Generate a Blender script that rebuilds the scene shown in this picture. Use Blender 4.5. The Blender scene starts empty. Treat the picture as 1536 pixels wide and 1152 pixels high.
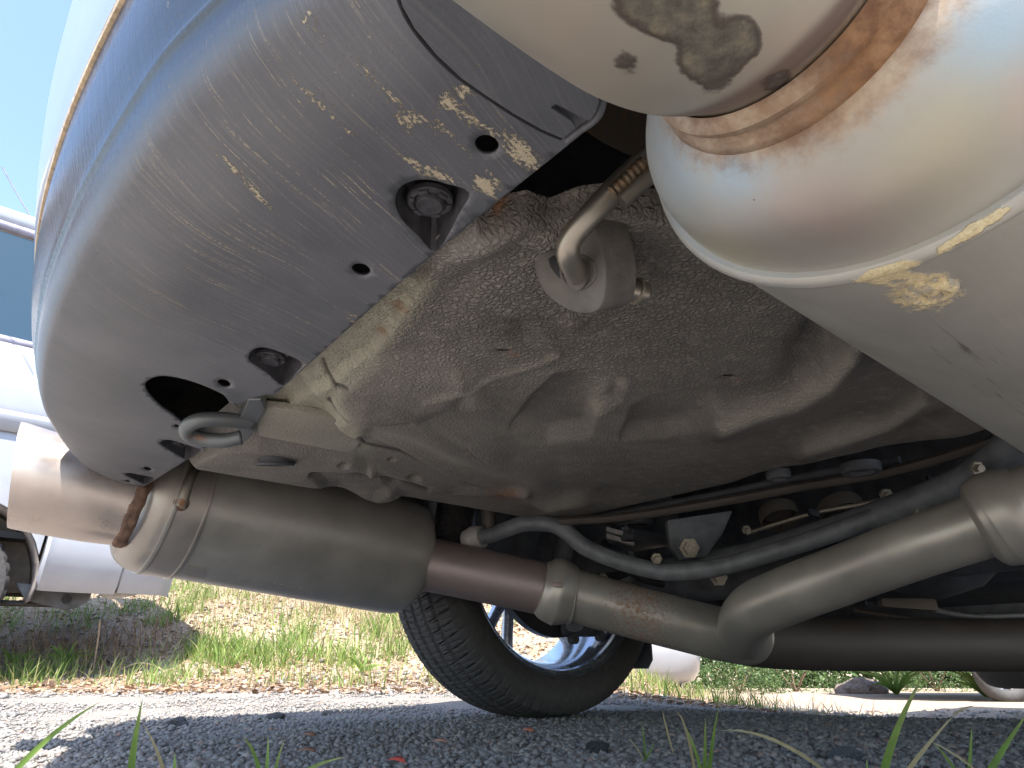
import bpy, bmesh, math, random
import numpy as np
from mathutils import Vector, Matrix, noise
from mathutils.geometry import delaunay_2d_cdt
random.seed(7); rng = np.random.default_rng(7)
scene = bpy.context.scene
C = scene.collection
R = math.radians

# ------------------------------------------------------------ camera, sky, sun, exposure
CAMZ = 0.13; PITCH = R(23); FPX = 1000.0
camd = bpy.data.cameras.new('camera'); cam = bpy.data.objects.new('camera', camd); C.objects.link(cam)
cam.location = (0, 0, CAMZ); cam.rotation_euler = (R(90) + PITCH, 0, 0)
camd.sensor_width = 36; camd.lens = 36 * FPX / 1536; camd.clip_start = 0.01; camd.clip_end = 500
scene.camera = cam
# the car stands turned by this much: 'fwd' is the way it faces, 'lat' runs across it, away from the camera
YAW = math.atan2(0.64, 0.77)
FWD = Vector((math.cos(YAW), math.sin(YAW), 0)); LAT = Vector((-math.sin(YAW), math.cos(YAW), 0))
sund = FWD * 0.30 + LAT * 0.37 - Vector((0, 0, 1))           # the way sunlight travels
w = bpy.data.worlds.new('World'); scene.world = w; w.use_nodes = True
nt = w.node_tree; bg = nt.nodes['Background']; sk = nt.nodes.new('ShaderNodeTexSky')
sk.sky_type = 'NISHITA'; sk.sun_disc = False
sv = -sund.normalized()
sk.sun_elevation = math.asin(sv.z); sk.sun_rotation = math.atan2(sv.x, sv.y)
sk.altitude = 50; sk.air_density = 1.0; sk.dust_density = 1.2; sk.ozone_density = 1.0
nt.links.new(sk.outputs[0], bg.inputs[0]); bg.inputs[1].default_value = 0.15
sd = bpy.data.lights.new('sun', 'SUN'); sd.energy = 4.3; sd.angle = R(0.6); sd.color = (1, .95, .87)
so = bpy.data.objects.new('sun', sd); C.objects.link(so)
so.rotation_euler = sund.to_track_quat('-Z', 'Y').to_euler(); so.location = (0, -3, 6)
scene.view_settings.view_transform = 'Standard'; scene.view_settings.look = 'None'
scene.view_settings.gamma = 1; scene.view_settings.use_curve_mapping = False
scene.view_settings.exposure = 1.7
try:
    scene.cycles.max_bounces = 10; scene.cycles.diffuse_bounces = 5; scene.cycles.glossy_bounces = 5
except Exception: pass

# ------------------------------------------------------------ measuring helpers
SP, CP = math.sin(PITCH), math.cos(PITCH)
def ray(u, v):
    x = (u - 768) / FPX; up = (576 - v) / FPX
    return Vector((x, CP - up * SP, SP + up * CP))
def US(u, v, s): return ray(u, v) * s + Vector((0, 0, CAMZ))          # point at depth s
def UZ(u, v, z): r = ray(u, v); return US(u, v, (z - CAMZ) / r.z)       # point at height z
def UL(u, v, l): r = ray(u, v); return US(u, v, l / r.dot(LAT))         # point at this distance across the car
def FL(f, l, z=0.0): return FWD * f + LAT * l + Vector((0, 0, z))
def toFL(p): return (p.dot(FWD), p.dot(LAT))
def projn(P):                                                           # N x 3 -> pixels, used to lay stains where they are
    X = P[:, 0]; Y = P[:, 1]; Z = P[:, 2] - CAMZ
    d = np.maximum(Y * CP + Z * SP, 1e-4)
    return 768 + FPX * X / d, 576 - FPX * (-Y * SP + Z * CP) / d
def smooth(a, b, x): t = np.clip((x - a) / (b - a), 0, 1); return t * t * (3 - 2 * t)

# ------------------------------------------------------------ building helpers
def link(name, me, m=None, parent=None, shade=True):
    o = bpy.data.objects.new(name, me); C.objects.link(o)
    if m is not None: me.materials.append(m)
    if parent is not None: o.parent = parent
    if shade: me.shade_smooth()
    return o
def mk(name, V, Fc, m=None, parent=None, shade=True, angle=None):
    me = bpy.data.meshes.new(name)
    me.from_pydata([tuple(v) for v in V], [], [tuple(f) for f in Fc]); me.update()
    o = link(name, me, m, parent, shade)
    if angle:
        me.set_sharp_from_angle(angle=R(angle))
    return o
def fix(o):
    bm = bmesh.new(); bm.from_mesh(o.data); bmesh.ops.recalc_face_normals(bm, faces=bm.faces); bm.to_mesh(o.data); bm.free(); return o
def thing(name, label, cat, loc=(0, 0, 0), group=None):
    o = bpy.data.objects.new(name, None); C.objects.link(o); o.location = loc
    o.empty_display_size = .1
    o['label'] = label; o['category'] = cat
    if group: o['group'] = group
    return o
def tag(o, label, cat, group=None):
    o['label'] = label; o['category'] = cat
    if group: o['group'] = group
    return o
def crom(pts, n=8, closed=False):
    P = [Vector(p) for p in pts]; out = []
    m = len(P)
    rngi = range(m) if closed else range(m - 1)
    for i in rngi:
        p0 = P[(i - 1) % m] if closed or i > 0 else P[0] * 2 - P[1]
        p1 = P[i]; p2 = P[(i + 1) % m]
        p3 = P[(i + 2) % m] if closed or i + 2 < m else P[-1] * 2 - P[-2]
        for k in range(n):
            t = k / n
            out.append(0.5 * ((2 * p1) + (p2 - p0) * t + (2 * p0 - 5 * p1 + 4 * p2 - p3) * t * t + (3 * p1 - p0 - 3 * p2 + p3) * t ** 3))
    if not closed: out.append(P[-1].copy())
    return out
def lerp_list(vals, n): 
    out = []
    for i in range(len(vals) - 1):
        for k in range(n): out.append(vals[i] + (vals[i + 1] - vals[i]) * (k / n))
    out.append(vals[-1]); return out
def tube_geo(path, rad, n=20, caps=True, flat=1.0):
    V = []; Fc = []
    path = [Vector(p) for p in path]
    if not isinstance(rad, (list, tuple)): rad = [rad] * len(path)
    T = []
    for i in range(len(path)):
        a = path[max(i - 1, 0)]; b = path[min(i + 1, len(path) - 1)]
        T.append((b - a).normalized())
    up = Vector((0, 0, 1)) if abs(T[0].z) < .9 else Vector((1, 0, 0))
    s = T[0].cross(up).normalized()
    for i, p in enumerate(path):
        s = (s - T[i] * s.dot(T[i])).normalized(); q = T[i].cross(s)
        for k in range(n):
            a = 2 * math.pi * k / n
            V.append(p + (s * math.cos(a) + q * math.sin(a) * flat) * rad[i])
    for i in range(len(path) - 1):
        for k in range(n):
            k2 = (k + 1) % n
            Fc.append((i * n + k, i * n + k2, (i + 1) * n + k2, (i + 1) * n + k))
    if caps:
        V.append(path[0]); V.append(path[-1]); a = len(V) - 2; b = len(V) - 1; L = (len(path) - 1) * n
        for k in range(n):
            k2 = (k + 1) % n
            Fc.append((a, k2, k)); Fc.append((b, L + k, L + k2))
    return V, Fc
def tube(name, pts, rad, m, parent=None, n=20, sm=8, caps=True, flat=1.0):
    if sm > 1:
        path = crom(pts, sm)
        if isinstance(rad, (list, tuple)): rad = lerp_list(list(rad), sm)
    else: path = pts
    V, Fc = tube_geo(path, rad, n, caps, flat)
    return fix(mk(name, V, Fc, m, parent, True, 50))
def lathe(name, prof, org, axis, m, parent=None, n=64, angle=40):
    axis = Vector(axis).normalized(); org = Vector(org)
    s = axis.cross(Vector((0, 0, 1)))
    s = s.normalized() if s.length > .1 else Vector((1, 0, 0)); q = axis.cross(s)
    V = []; Fc = []
    for a, r in prof:
        for k in range(n):
            t = 2 * math.pi * k / n
            V.append(org + axis * a + (s * math.cos(t) + q * math.sin(t)) * r)
    for i in range(len(prof) - 1):
        for k in range(n):
            k2 = (k + 1) % n
            Fc.append((i * n + k, i * n + k2, (i + 1) * n + k2, (i + 1) * n + k))
    return fix(mk(name, V, Fc, m, parent, True, angle))
def prism(name, poly, dirv, m, parent=None, bev=0.0, seg=2, dome=0):
    """poly: 3-D outline; extruded along dirv; bevelled"""
    bm = bmesh.new(); vs = [bm.verts.new(Vector(p)) for p in poly]
    f = bm.faces.new(vs); r = bmesh.ops.extrude_face_region(bm, geom=[f])
    bmesh.ops.translate(bm, vec=Vector(dirv), verts=[g for g in r['geom'] if isinstance(g, bmesh.types.BMVert)])
    bmesh.ops.recalc_face_normals(bm, faces=bm.faces)
    if bev: bmesh.ops.bevel(bm, geom=bm.edges[:], offset=bev, segments=seg, profile=.6, affect='EDGES', clamp_overlap=True)
    me = bpy.data.meshes.new(name); bm.to_mesh(me); bm.free()
    o = link(name, me, m, parent, True); me.set_sharp_from_angle(angle=R(40)); return o
def box(name, c, ax, ay, az, m, parent=None, bev=.004):
    c = Vector(c); ax = Vector(ax) / 2; ay = Vector(ay) / 2; az = Vector(az)
    return prism(name, [c - ax - ay - az / 2, c + ax - ay - az / 2, c + ax + ay - az / 2, c - ax + ay - az / 2], az, m, parent, bev)
def inpoly(px, py, poly):
    px = np.asarray(px); py = np.asarray(py); ins = np.zeros(px.shape, bool); j = len(poly) - 1
    for i in range(len(poly)):
        xi, yi = poly[i]; xj, yj = poly[j]
        c = ((yi > py) != (yj > py)) & (px < (xj - xi) * (py - yi) / ((yj - yi) or 1e-12) + xi)
        ins ^= c; j = i
    return ins
def pts_of(o):
    n = len(o.data.vertices); a = np.empty(n * 3); o.data.vertices.foreach_get('co', a); return a.reshape(-1, 3)
def attr(o, name, vals):
    a = o.data.attributes.new(name, 'FLOAT', 'POINT'); a.data.foreach_set('value', np.asarray(vals, dtype=np.float32))
def blobs(P, L):
    u, v = projn(P); out = np.zeros(len(P))
    for (cu, cv, ru, rv, ang, wt) in L:
        c, s = math.cos(R(ang)), math.sin(R(ang))
        du = (u - cu) * c + (v - cv) * s; dv = -(u - cu) * s + (v - cv) * c
        out = np.maximum(out, wt * np.exp(-(du / ru) ** 2 - (dv / rv) ** 2))
    return out
def segdist(u, v, pl):
    d = np.full(np.shape(u), 1e9); side = np.zeros(np.shape(u))
    for (a, b) in zip(pl[:-1], pl[1:]):
        ax, ay = a; bx, by = b; dx, dy = bx - ax, by - ay; L2 = dx * dx + dy * dy
        t = np.clip(((u - ax) * dx + (v - ay) * dy) / L2, 0, 1)
        e = np.hypot(u - ax - t * dx, v - ay - t * dy)
        sg = np.sign((u - ax) * dy - (v - ay) * dx)
        side = np.where(e < d, sg, side); d = np.minimum(d, e)
    return d, side

# ------------------------------------------------------------ materials
class M:
    def __init__(s, name, col=(.5, .5, .5), rough=.5, metal=0.0, spec=.5):
        s.m = bpy.data.materials.new(name); s.m.use_nodes = True; s.t = s.m.node_tree
        s.b = s.t.nodes['Principled BSDF']; s.set(col, rough, metal, spec)
        s._c = None
    def set(s, col, rough, metal, spec=.5):
        s.b.inputs['Base Color'].default_value = (*col, 1); s.b.inputs['Roughness'].default_value = rough
        s.b.inputs['Metallic'].default_value = metal; s.b.inputs['Specular IOR Level'].default_value = spec
    def n(s, t, **k):
        nd = s.t.nodes.new(t)
        for a, b in k.items(): setattr(nd, a, b)
        return nd
    def plug(s, sock, v):
        if v is None: return
        if isinstance(v, (int, float)): sock.default_value = v
        elif isinstance(v, tuple):
            sock.default_value = v if len(v) == len(sock.default_value) else (*v, 1)
        else: s.t.links.new(v, sock)
    def co(s, scale=(1, 1, 1), rot=(0, 0, 0)):
        if s._c is None: s._c = s.n('ShaderNodeTexCoord').outputs['Object']
        mp = s.n('ShaderNodeMapping'); mp.inputs['Scale'].default_value = scale; mp.inputs['Rotation'].default_value = rot
        # rotate first, then scale
        if rot != (0, 0, 0):
            m1 = s.n('ShaderNodeMapping'); m1.inputs['Rotation'].default_value = rot; s.plug(m1.inputs[0], s._c)
            mp.inputs['Rotation'].default_value = (0, 0, 0); s.plug(mp.inputs[0], m1.outputs[0])
        else: s.plug(mp.inputs[0], s._c)
        return mp.outputs[0]
    def noise(s, sc, det=4, rough=.55, vec=None, dist=0.0):
        nd = s.n('ShaderNodeTexNoise'); nd.inputs['Scale'].default_value = sc; nd.inputs['Detail'].default_value = det
        nd.inputs['Roughness'].default_value = rough; nd.inputs['Distortion'].default_value = dist
        s.plug(nd.inputs['Vector'], vec if vec is not None else s.co()); return nd.outputs[0]
    def voro(s, sc, feat='F1', vec=None, out='Distance', rnd=1.0):
        nd = s.n('ShaderNodeTexVoronoi', feature=feat); nd.inputs['Scale'].default_value = sc
        nd.inputs['Randomness'].default_value = rnd
        s.plug(nd.inputs['Vector'], vec if vec is not None else s.co()); return nd.outputs[out]
    def at(s, name):
        nd = s.n('ShaderNodeAttribute', attribute_name=name); return nd.outputs['Fac']
    def math(s, op, a, b=0.0, c=None):
        nd = s.n('ShaderNodeMath', operation=op); s.plug(nd.inputs[0], a); s.plug(nd.inputs[1], b)
        if c is not None: s.plug(nd.inputs[2], c)
        return nd.outputs[0]
    def step(s, v, a, b, lo=0.0, hi=1.0):
        nd = s.n('ShaderNodeMapRange', interpolation_type='SMOOTHSTEP'); s.plug(nd.inputs[0], v)
        s.plug(nd.inputs[1], a); s.plug(nd.inputs[2], b); s.plug(nd.inputs[3], lo); s.plug(nd.inputs[4], hi); return nd.outputs[0]
    def mix(s, f, a, b, mode='MIX'):
        nd = s.n('ShaderNodeMix', data_type='RGBA', blend_type=mode); s.plug(nd.inputs[0], f)
        s.plug(nd.inputs[6], a); s.plug(nd.inputs[7], b); return nd.outputs[2]
    def mix_f(s, f, a, b):
        return s.math('ADD', s.math('MULTIPLY', a, s.math('SUBTRACT', 1.0, f)), s.math('MULTIPLY', f, b))
    def ramp(s, v, stops):
        nd = s.n('ShaderNodeValToRGB'); s.plug(nd.inputs[0], v); e = nd.color_ramp.elements
        e[0].position = stops[0][0]; e[0].color = (*stops[0][1], 1); e[1].position = stops[-1][0]; e[1].color = (*stops[-1][1], 1)
        for p, c in stops[1:-1]: x = e.new(p); x.color = (*c, 1)
        return nd.outputs[0]
    def bump(s, h, dist=.002, strength=1.0, prev=None):
        nd = s.n('ShaderNodeBump'); nd.inputs['Distance'].default_value = dist; nd.inputs['Strength'].default_value = strength
        s.plug(nd.inputs['Height'], h)
        if prev is not None: s.plug(nd.inputs['Normal'], prev)
        s.plug(s.b.inputs['Normal'], nd.outputs[0]); return nd.outputs[0]
    def col(s, c): s.plug(s.b.inputs['Base Color'], c)
    def rough(s, c): s.plug(s.b.inputs['Roughness'], c)
    def metal(s, c): s.plug(s.b.inputs['Metallic'], c)

def simple(name, col, rough=.5, metal=0., var=.25, sc=30, bump=0.0, bsc=200):
    k = M(name, col, rough, metal)
    n = k.noise(sc, 5); c2 = tuple(x * (1 - var) for x in col); c3 = tuple(min(1, x * (1 + var)) for x in col)
    k.col(k.ramp(n, [(.3, c2), (.7, c3)])); k.rough(k.step(n, .3, .7, max(.02, rough - .08), rough + .08))
    if bump: k.bump(k.noise(bsc, 4), bump)
    return k.m

# undertray plastic: satin black with road dust, streaks that run front to back, dried mud crust
k = M('tray_plastic', (.09, .09, .1), .45); FLrot = (0, 0, -YAW)
wv = k.noise(3.0, 3); 
vv = k.n('ShaderNodeVectorMath', operation='ADD')
wn = k.n('ShaderNodeTexNoise'); wn.inputs['Scale'].default_value = 5; wn.inputs['Detail'].default_value = 2; k.plug(wn.inputs['Vector'], k.co())
wsc = k.n('ShaderNodeVectorMath', operation='SCALE'); k.plug(wsc.inputs[0], wn.outputs[1]); wsc.inputs['Scale'].default_value = .05
k.plug(vv.inputs[0], k.co()); k.plug(vv.inputs[1], wsc.outputs[0])
m1 = k.n('ShaderNodeMapping'); m1.inputs['Rotation'].default_value = (0, 0, -YAW - .35); k.plug(m1.inputs[0], vv.outputs[0])
m2 = k.n('ShaderNodeMapping'); m2.inputs['Scale'].default_value = (5, 190, 20); k.plug(m2.inputs[0], m1.outputs[0])
st = k.noise(1.0, 5, .6, m2.outputs[0])
m3 = k.n('ShaderNodeMapping'); m3.inputs['Scale'].default_value = (3, 420, 20); k.plug(m3.inputs[0], m1.outputs[0])
brush = k.noise(1.0, 4, .6, m3.outputs[0])
big = k.noise(6, 4); fine = k.noise(420, 5, .65); spk = k.noise(330, 6, .8)
mud = k.at('mud')
base = k.mix(k.step(big, .3, .7), (.105, .113, .132), (.165, .172, .195))
base = k.mix(k.step(brush, .45, .75, 0, .5), base, (.25, .245, .25))
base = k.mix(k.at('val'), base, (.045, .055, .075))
lines = k.math('MULTIPLY', k.step(st, .60, .68), k.step(spk, .46, .58))
mm = k.math('ADD', k.math('MULTIPLY', mud, .60), k.math('ADD', k.math('MULTIPLY', st, .55), k.math('MULTIPLY', spk, .9)))
crust = k.step(k.math('ADD', mud, k.math('ADD', k.math('MULTIPLY', k.math('SUBTRACT', spk, .5), 2.6), k.math('MULTIPLY', k.math('SUBTRACT', st, .5), 1.8))), .50, .64)
m4 = k.n('ShaderNodeMapping'); m4.inputs['Scale'].default_value = (11, 480, 20); k.plug(m4.inputs[0], m1.outputs[0])
st2 = k.noise(1.0, 4, .6, m4.outputs[0])
lines = k.math('MAXIMUM', lines, k.math('MULTIPLY', k.math('MULTIPLY', k.step(st2, .61, .68), k.step(spk, .42, .54)), .8))
fl_ = k.math('MULTIPLY', k.step(k.noise(240, 3, .6), .72, .76), .6)
lines = k.math('MAXIMUM', lines, fl_)
thin = k.math('MULTIPLY', lines, k.at('streak'))
allm = k.math('MAXIMUM', crust, k.math('MULTIPLY', thin, .85))
k.col(k.mix(allm, base, k.ramp(fine, [(.3, (.48, .41, .29)), (.7, (.70, .62, .47))])))
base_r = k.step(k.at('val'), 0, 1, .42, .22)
k.rough(k.math('ADD', k.mix_f(allm, base_r, .95), k.step(brush, .3, .7, -.05, .08)))
bb = k.bump(k.math('ADD', k.math('MULTIPLY', fine, .25), k.math('MULTIPLY', crust, .8)), .0012, .8)
TRAY = k.m

# underseal on the floor pan: thick, wrinkled like orange peel, grey-beige with dust
k = M('underseal', (.3, .28, .25), .7)
dv = k.n('ShaderNodeVectorMath', operation='ADD'); sc_ = k.n('ShaderNodeVectorMath', operation='SCALE')
wn = k.n('ShaderNodeTexNoise'); wn.inputs['Scale'].default_value = 45; wn.inputs['Detail'].default_value = 3; k.plug(wn.inputs['Vector'], k.co())
k.plug(sc_.inputs[0], wn.outputs[1]); sc_.inputs['Scale'].default_value = .014; k.plug(dv.inputs[0], k.co()); k.plug(dv.inputs[1], sc_.outputs[0])
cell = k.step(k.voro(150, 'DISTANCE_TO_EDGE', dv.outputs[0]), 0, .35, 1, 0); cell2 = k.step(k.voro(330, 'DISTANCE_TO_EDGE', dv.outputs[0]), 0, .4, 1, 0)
n1 = k.noise(9, 4); n2 = k.noise(300, 4, .7); n3 = k.noise(55, 4)
wr = k.at('wrinkle'); clean = k.at('clean'); rustf = k.at('rust')
hgt = k.math('MULTIPLY', k.math('ADD', k.math('MULTIPLY', cell, -.75), k.math('MULTIPLY', cell2, -.40)), wr)
base = k.ramp(n1, [(.3, (.245, .23, .208)), (.55, (.345, .325, .295)), (.75, (.43, .405, .365))])
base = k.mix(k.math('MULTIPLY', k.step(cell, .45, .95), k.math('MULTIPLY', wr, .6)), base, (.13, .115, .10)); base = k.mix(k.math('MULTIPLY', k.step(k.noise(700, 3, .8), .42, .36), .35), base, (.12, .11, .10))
base = k.mix(k.math('MULTIPLY', k.at('painted_shade'), .8), base, (.11, .098, .085)); base = k.mix(k.math('MULTIPLY', k.at('dust'), .8), base, (.46, .42, .35))
base = k.mix(k.step(n3, .5, .75, 0, .4), base, (.44, .40, .34))
base = k.mix(clean, base, k.mix(k.step(n3, .35, .7), (.56, .54, .42), (.47, .44, .35)))
base = k.mix(k.math('MULTIPLY', rustf, k.step(n3, .35, .6)), base, (.30, .13, .05))
base = k.mix(k.math('MULTIPLY', k.at('joint'), .85), base, (.05, .045, .04))
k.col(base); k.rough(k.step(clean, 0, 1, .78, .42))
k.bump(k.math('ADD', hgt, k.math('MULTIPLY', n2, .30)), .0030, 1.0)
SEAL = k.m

def steel(name, base=(.42, .38, .34), rough=.38, rusty=.3, metal=.85, tint=None):
    k = M(name, base, rough, metal)
    n1 = k.noise(14, 5, .6); n2 = k.noise(130, 5, .7); n3 = k.noise(500, 3, .7)
    c = k.ramp(n1, [(.3, tuple(x * .88 for x in base)), (.7, tuple(min(1, x * 1.1) for x in base))])
    if tint: c = k.mix(k.step(k.noise(7, 2), .4, .65), c, tint)
    rs = k.math('ADD', k.math('MULTIPLY', k.at('rust'), .9), k.math('MULTIPLY', n2, .6))
    rm = k.step(rs, .68 - rusty * .15, .86)
    c = k.mix(rm, c, k.ramp(n2, [(.3, (.16, .06, .025)), (.7, (.36, .17, .07))]))
    dm = k.step(k.math('ADD', k.at('mud'), k.math('MULTIPLY', n2, .5)), .62, .78)
    c = k.mix(dm, c, k.ramp(n3, [(.3, (.36, .28, .16)), (.7, (.62, .52, .34))]))
    k.col(c); k.metal(k.step(k.math('MAXIMUM', rm, dm), 0, 1, metal, 0.05))
    k.rough(k.math('ADD', k.step(k.math('MAXIMUM', rm, dm), 0, 1, rough, .85), k.step(n1, .3, .7, -.06, .08)))
    k.bump(k.math('ADD', k.math('MULTIPLY', n3, .15), k.math('MULTIPLY', k.math('MAXIMUM', rm, dm), .6)), .0008, .8)
    return k.m
PIPE = steel('pipe_steel', (.47, .44, .39), .40, .42, .5)
PIPE2 = steel('heat_stained_pipe', (.31, .25, .24), .48, .35, .5)
FAR_MUF = steel('muffler_steel', (.46, .44, .40), .38, .14, .5)
BAND = steel('band_steel', (.46, .42, .38), .36, .12, .6)
ROD = steel('rod_steel', (.46, .42, .36), .4, .1)
TIPM = steel('tip_steel', (.58, .50, .45), .32, .15, .75)
RUSTW = simple('weld_rust', (.20, .12, .085), .8, .2, .5, 60, .0015, 260)

# near muffler end cap: polished steel with heat colours, brown weld, water stains
k = M('heat_tinted_steel', (.6, .58, .54), .27, .9)
n1 = k.noise(14, 4); n2 = k.noise(150, 5, .7); n3 = k.noise(600, 3, .7); 
c = k.ramp(n1, [(.3, (.38, .375, .35)), (.7, (.48, .46, .41))])
c = k.mix(k.at('blue'), c, (.38, .50, .57)); c = k.mix(k.at('pink'), c, (.56, .45, .40)); c = k.mix(k.at('gold'), c, (.52, .47, .33))
rs = k.math('ADD', k.at('rust'), k.math('MULTIPLY', k.math('SUBTRACT', n2, .5), .5))
c = k.mix(k.step(rs, .12, .5, 0, .85), c, k.ramp(k.noise(60, 6, .7), [(.35, (.26, .15, .085)), (.5, (.42, .29, .19)), (.65, (.55, .43, .30))])); rm = k.step(rs, .55, .9)
c = k.mix(rm, c, k.ramp(n2, [(.3, (.15, .065, .03)), (.7, (.36, .20, .10))]))
bl = k.math('ADD', k.at('burn'), k.math('MULTIPLY', k.math('SUBTRACT', n1, .5), .5)); c = k.mix(k.step(bl, .2, .9, 0, .8), c, (.16, .11, .10))
ws = k.math('ADD', k.at('stain'), k.math('MULTIPLY', k.math('SUBTRACT', k.noise(42, 6, .6), .5), .9))
edge = k.math('MULTIPLY', k.step(ws, .34, .44), k.step(ws, .46, .66, 1, 0))
inn = k.step(ws, .40, .52, 0, .92)
gm = k.ramp(k.noise(90, 6, .75), [(.35, (.04, .038, .032)), (.52, (.12, .11, .09)), (.68, (.24, .21, .14))])
c = k.mix(inn, c, gm); c = k.mix(k.math('MULTIPLY', edge, .8), c, (.07, .05, .045))
dm = k.step(k.math('ADD', k.at('mud'), k.math('MULTIPLY', n2, .5)), .62, .74)
c = k.mix(dm, c, k.ramp(n3, [(.3, (.50, .40, .22)), (.7, (.72, .62, .40))]))
sp = k.step(k.voro(95), .03, .045, 1, 0); c = k.mix(k.math('MULTIPLY', sp, k.step(n2, .5, .6, 0, .8)), c, (.05, .04, .04))
k.col(c); dirt = k.math('MAXIMUM', k.math('MAXIMUM', rm, dm), inn)
k.metal(k.step(dirt, 0, 1, .55, .05)); k.rough(k.math('ADD', k.step(dirt, 0, 1, .50, .85), k.step(n1, .3, .7, -.04, .06)))
k.bump(k.math('ADD', k.math('MULTIPLY', n3, .08), k.math('MULTIPLY', dirt, .7)), .0008, .8)
HEAT = k.m
# near muffler shell: dull scuffed steel
k = M('scuffed_steel', (.33, .31, .28), .5, .7)
n1 = k.noise(10, 5); n2 = k.noise(160, 5, .7); n3 = k.noise(600, 3, .7)
br = k.noise(1, 5, .65, k.co((14, 300, 60), FLrot))
c = k.ramp(n1, [(.3, (.36, .345, .31)), (.7, (.52, .50, .45))]); c = k.mix(k.step(br, .5, .75, 0, .5), c, (.52, .49, .43))
bs = k.math('MULTIPLY', k.step(br, .56, .66), k.at('burn')); c = k.mix(bs, c, (.07, .06, .055))
rs = k.math('ADD', k.at('rust'), k.math('MULTIPLY', n2, .6)); rm = k.step(rs, .66, .8); c = k.mix(rm, c, (.27, .14, .07))
dm = k.step(k.math('ADD', k.at('mud'), k.math('MULTIPLY', n2, .55)), .64, .74)
c = k.mix(dm, c, k.ramp(n3, [(.3, (.50, .40, .22)), (.7, (.74, .64, .42))]))
k.col(c); dd = k.math('MAXIMUM', rm, dm); k.metal(k.step(dd, 0, 1, .45, .05)); k.rough(k.step(dd, 0, 1, .46, .85))
k.bump(k.math('ADD', k.math('MULTIPLY', n3, .15), k.math('MULTIPLY', dm, 1.0)), .001, .8)
SHELL = k.m

k = M('silver_paint', (.62, .63, .66), .28, .35); k.b.inputs['Coat Weight'].default_value = .6; k.b.inputs['Coat Roughness'].default_value = .08
k.col(k.mix(k.step(k.noise(900, 2), .4, .7), (.58, .59, .63), (.68, .69, .72))); PAINT = k.m
k = M('valance_satin', (.2, .22, .26), .32); k.col(k.mix(k.step(k.noise(8, 4), .3, .7), (.20, .215, .24), (.27, .28, .30))); k.b.inputs['Coat Weight'].default_value = .4
k.b.inputs['Coat Roughness'].default_value = .2; VAL = k.m
STRIP = simple('dirty_seal', (.50, .38, .25), .8, 0, .4, 120, .0008, 300)
RUBBER = simple('grey_rubber', (.15, .14, .13), .7, 0, .3, 40, .0006, 400)
BLACKR = simple('tyre_rubber', (.055, .053, .052), .75, 0, .35, 60, .0004, 500)
DARK = simple('dark_chassis', (.09, .095, .105), .65, .1, .4, 20, .001, 120)
ARM = simple('dusty_blue_grey_steel', (.19, .205, .215), .55, .3, .3, 30, .0008, 300)
RAIL = steel('brown_rail', (.15, .13, .11), .6, .5, .3)
BOLT = simple('dull_bolt', (.42, .38, .30), .5, .6, .3, 200)
CLIP = simple('clip_plastic', (.07, .07, .078), .5, 0, .35, 120, .0005, 500)
BUSH = simple('pale_bushing', (.42, .40, .38), .6, 0, .2, 50)
RIM = simple('alloy', (.62, .65, .70), .22, .85, .1, 20)
HOOK = steel('hook_steel', (.20, .215, .225), .45, .45, .5)
GLASS = M('window_glass', (.03, .06, .09), .12, 0, .4).m
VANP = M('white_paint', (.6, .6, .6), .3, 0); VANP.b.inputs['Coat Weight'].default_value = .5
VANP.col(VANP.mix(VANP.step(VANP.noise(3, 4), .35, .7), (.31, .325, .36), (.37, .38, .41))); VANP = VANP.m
VTRIM = simple('grey_trim', (.25, .24, .30), .5)
BLACK = simple('black_plastic', (.02, .02, .022), .6)

# ------------------------------------------------------------ ground
def gz(X, Y):
    X = np.asarray(X, float); Y = np.asarray(Y, float)
    mask = 1 - smooth(-.3, .95, X - .12 * (Y - 3))
    yy = Y + .35 * np.sin(X * .7)
    ramp_ = np.log1p(np.exp((yy - 3.55) * 6)) / 6
    z = mask * (.035 * np.maximum(Y - 2.1, 0) * smooth(2.0, 3.4, Y) + 1.2 * (1 - np.exp(-.36 * ramp_)))
    z = z - .085 * np.clip(X - .45, 0, 1.9) * smooth(1.8, 3.2, Y)
    return z
def gz1(x, y): return float(gz(np.array([x]), np.array([y]))[0])
k = M('ground_soil', (.3, .27, .23), .95)
n1 = k.noise(1.4, 5); n2 = k.noise(26, 6, .7); n3 = k.noise(150, 5, .75); ce = k.voro(95, 'F1')
grit = k.ramp(n3, [(.32, (.17, .15, .135)), (.52, (.27, .24, .215)), (.7, (.39, .35, .31))])
soil = k.ramp(n2, [(.3, (.24, .17, .12)), (.5, (.38, .29, .21)), (.72, (.50, .40, .30))])
c = k.mix(k.at('bank'), grit, soil)
c = k.mix(k.step(n1, .5, .7, 0, .35), c, (.42, .36, .28))
k.col(c); k.bump(k.math('ADD', k.math('MULTIPLY', ce, -.5), k.math('ADD', n3, n2)), .012, .8)
SOIL = k.m
def axis_(a, b, lim, fine, n):
    c = np.arange(a, b + 1e-6, fine); g = lim * (np.linspace(0, 1, n) ** 3.0)
    return np.concatenate([a - g[::-1][:-1], c, b + g[1:]])
xs = axis_(-4, 4, 180, .06, 26); ys = axis_(-1, 7, 180, .06, 26)
GX, GY = np.meshgrid(xs, ys); ZZ = gz(GX, GY)
nz = np.array([noise.noise(Vector((x * 3, y * 3, 0))) for x, y in zip(GX.ravel(), GY.ravel())]).reshape(GX.shape)
ZZ = ZZ + nz * .012 * smooth(2.0, 3.0, GY) + nz * .004
ny, nx = GX.shape; V = np.stack([GX, GY, ZZ], -1).reshape(-1, 3)
idx = np.arange(nx * ny).reshape(ny, nx)
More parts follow.
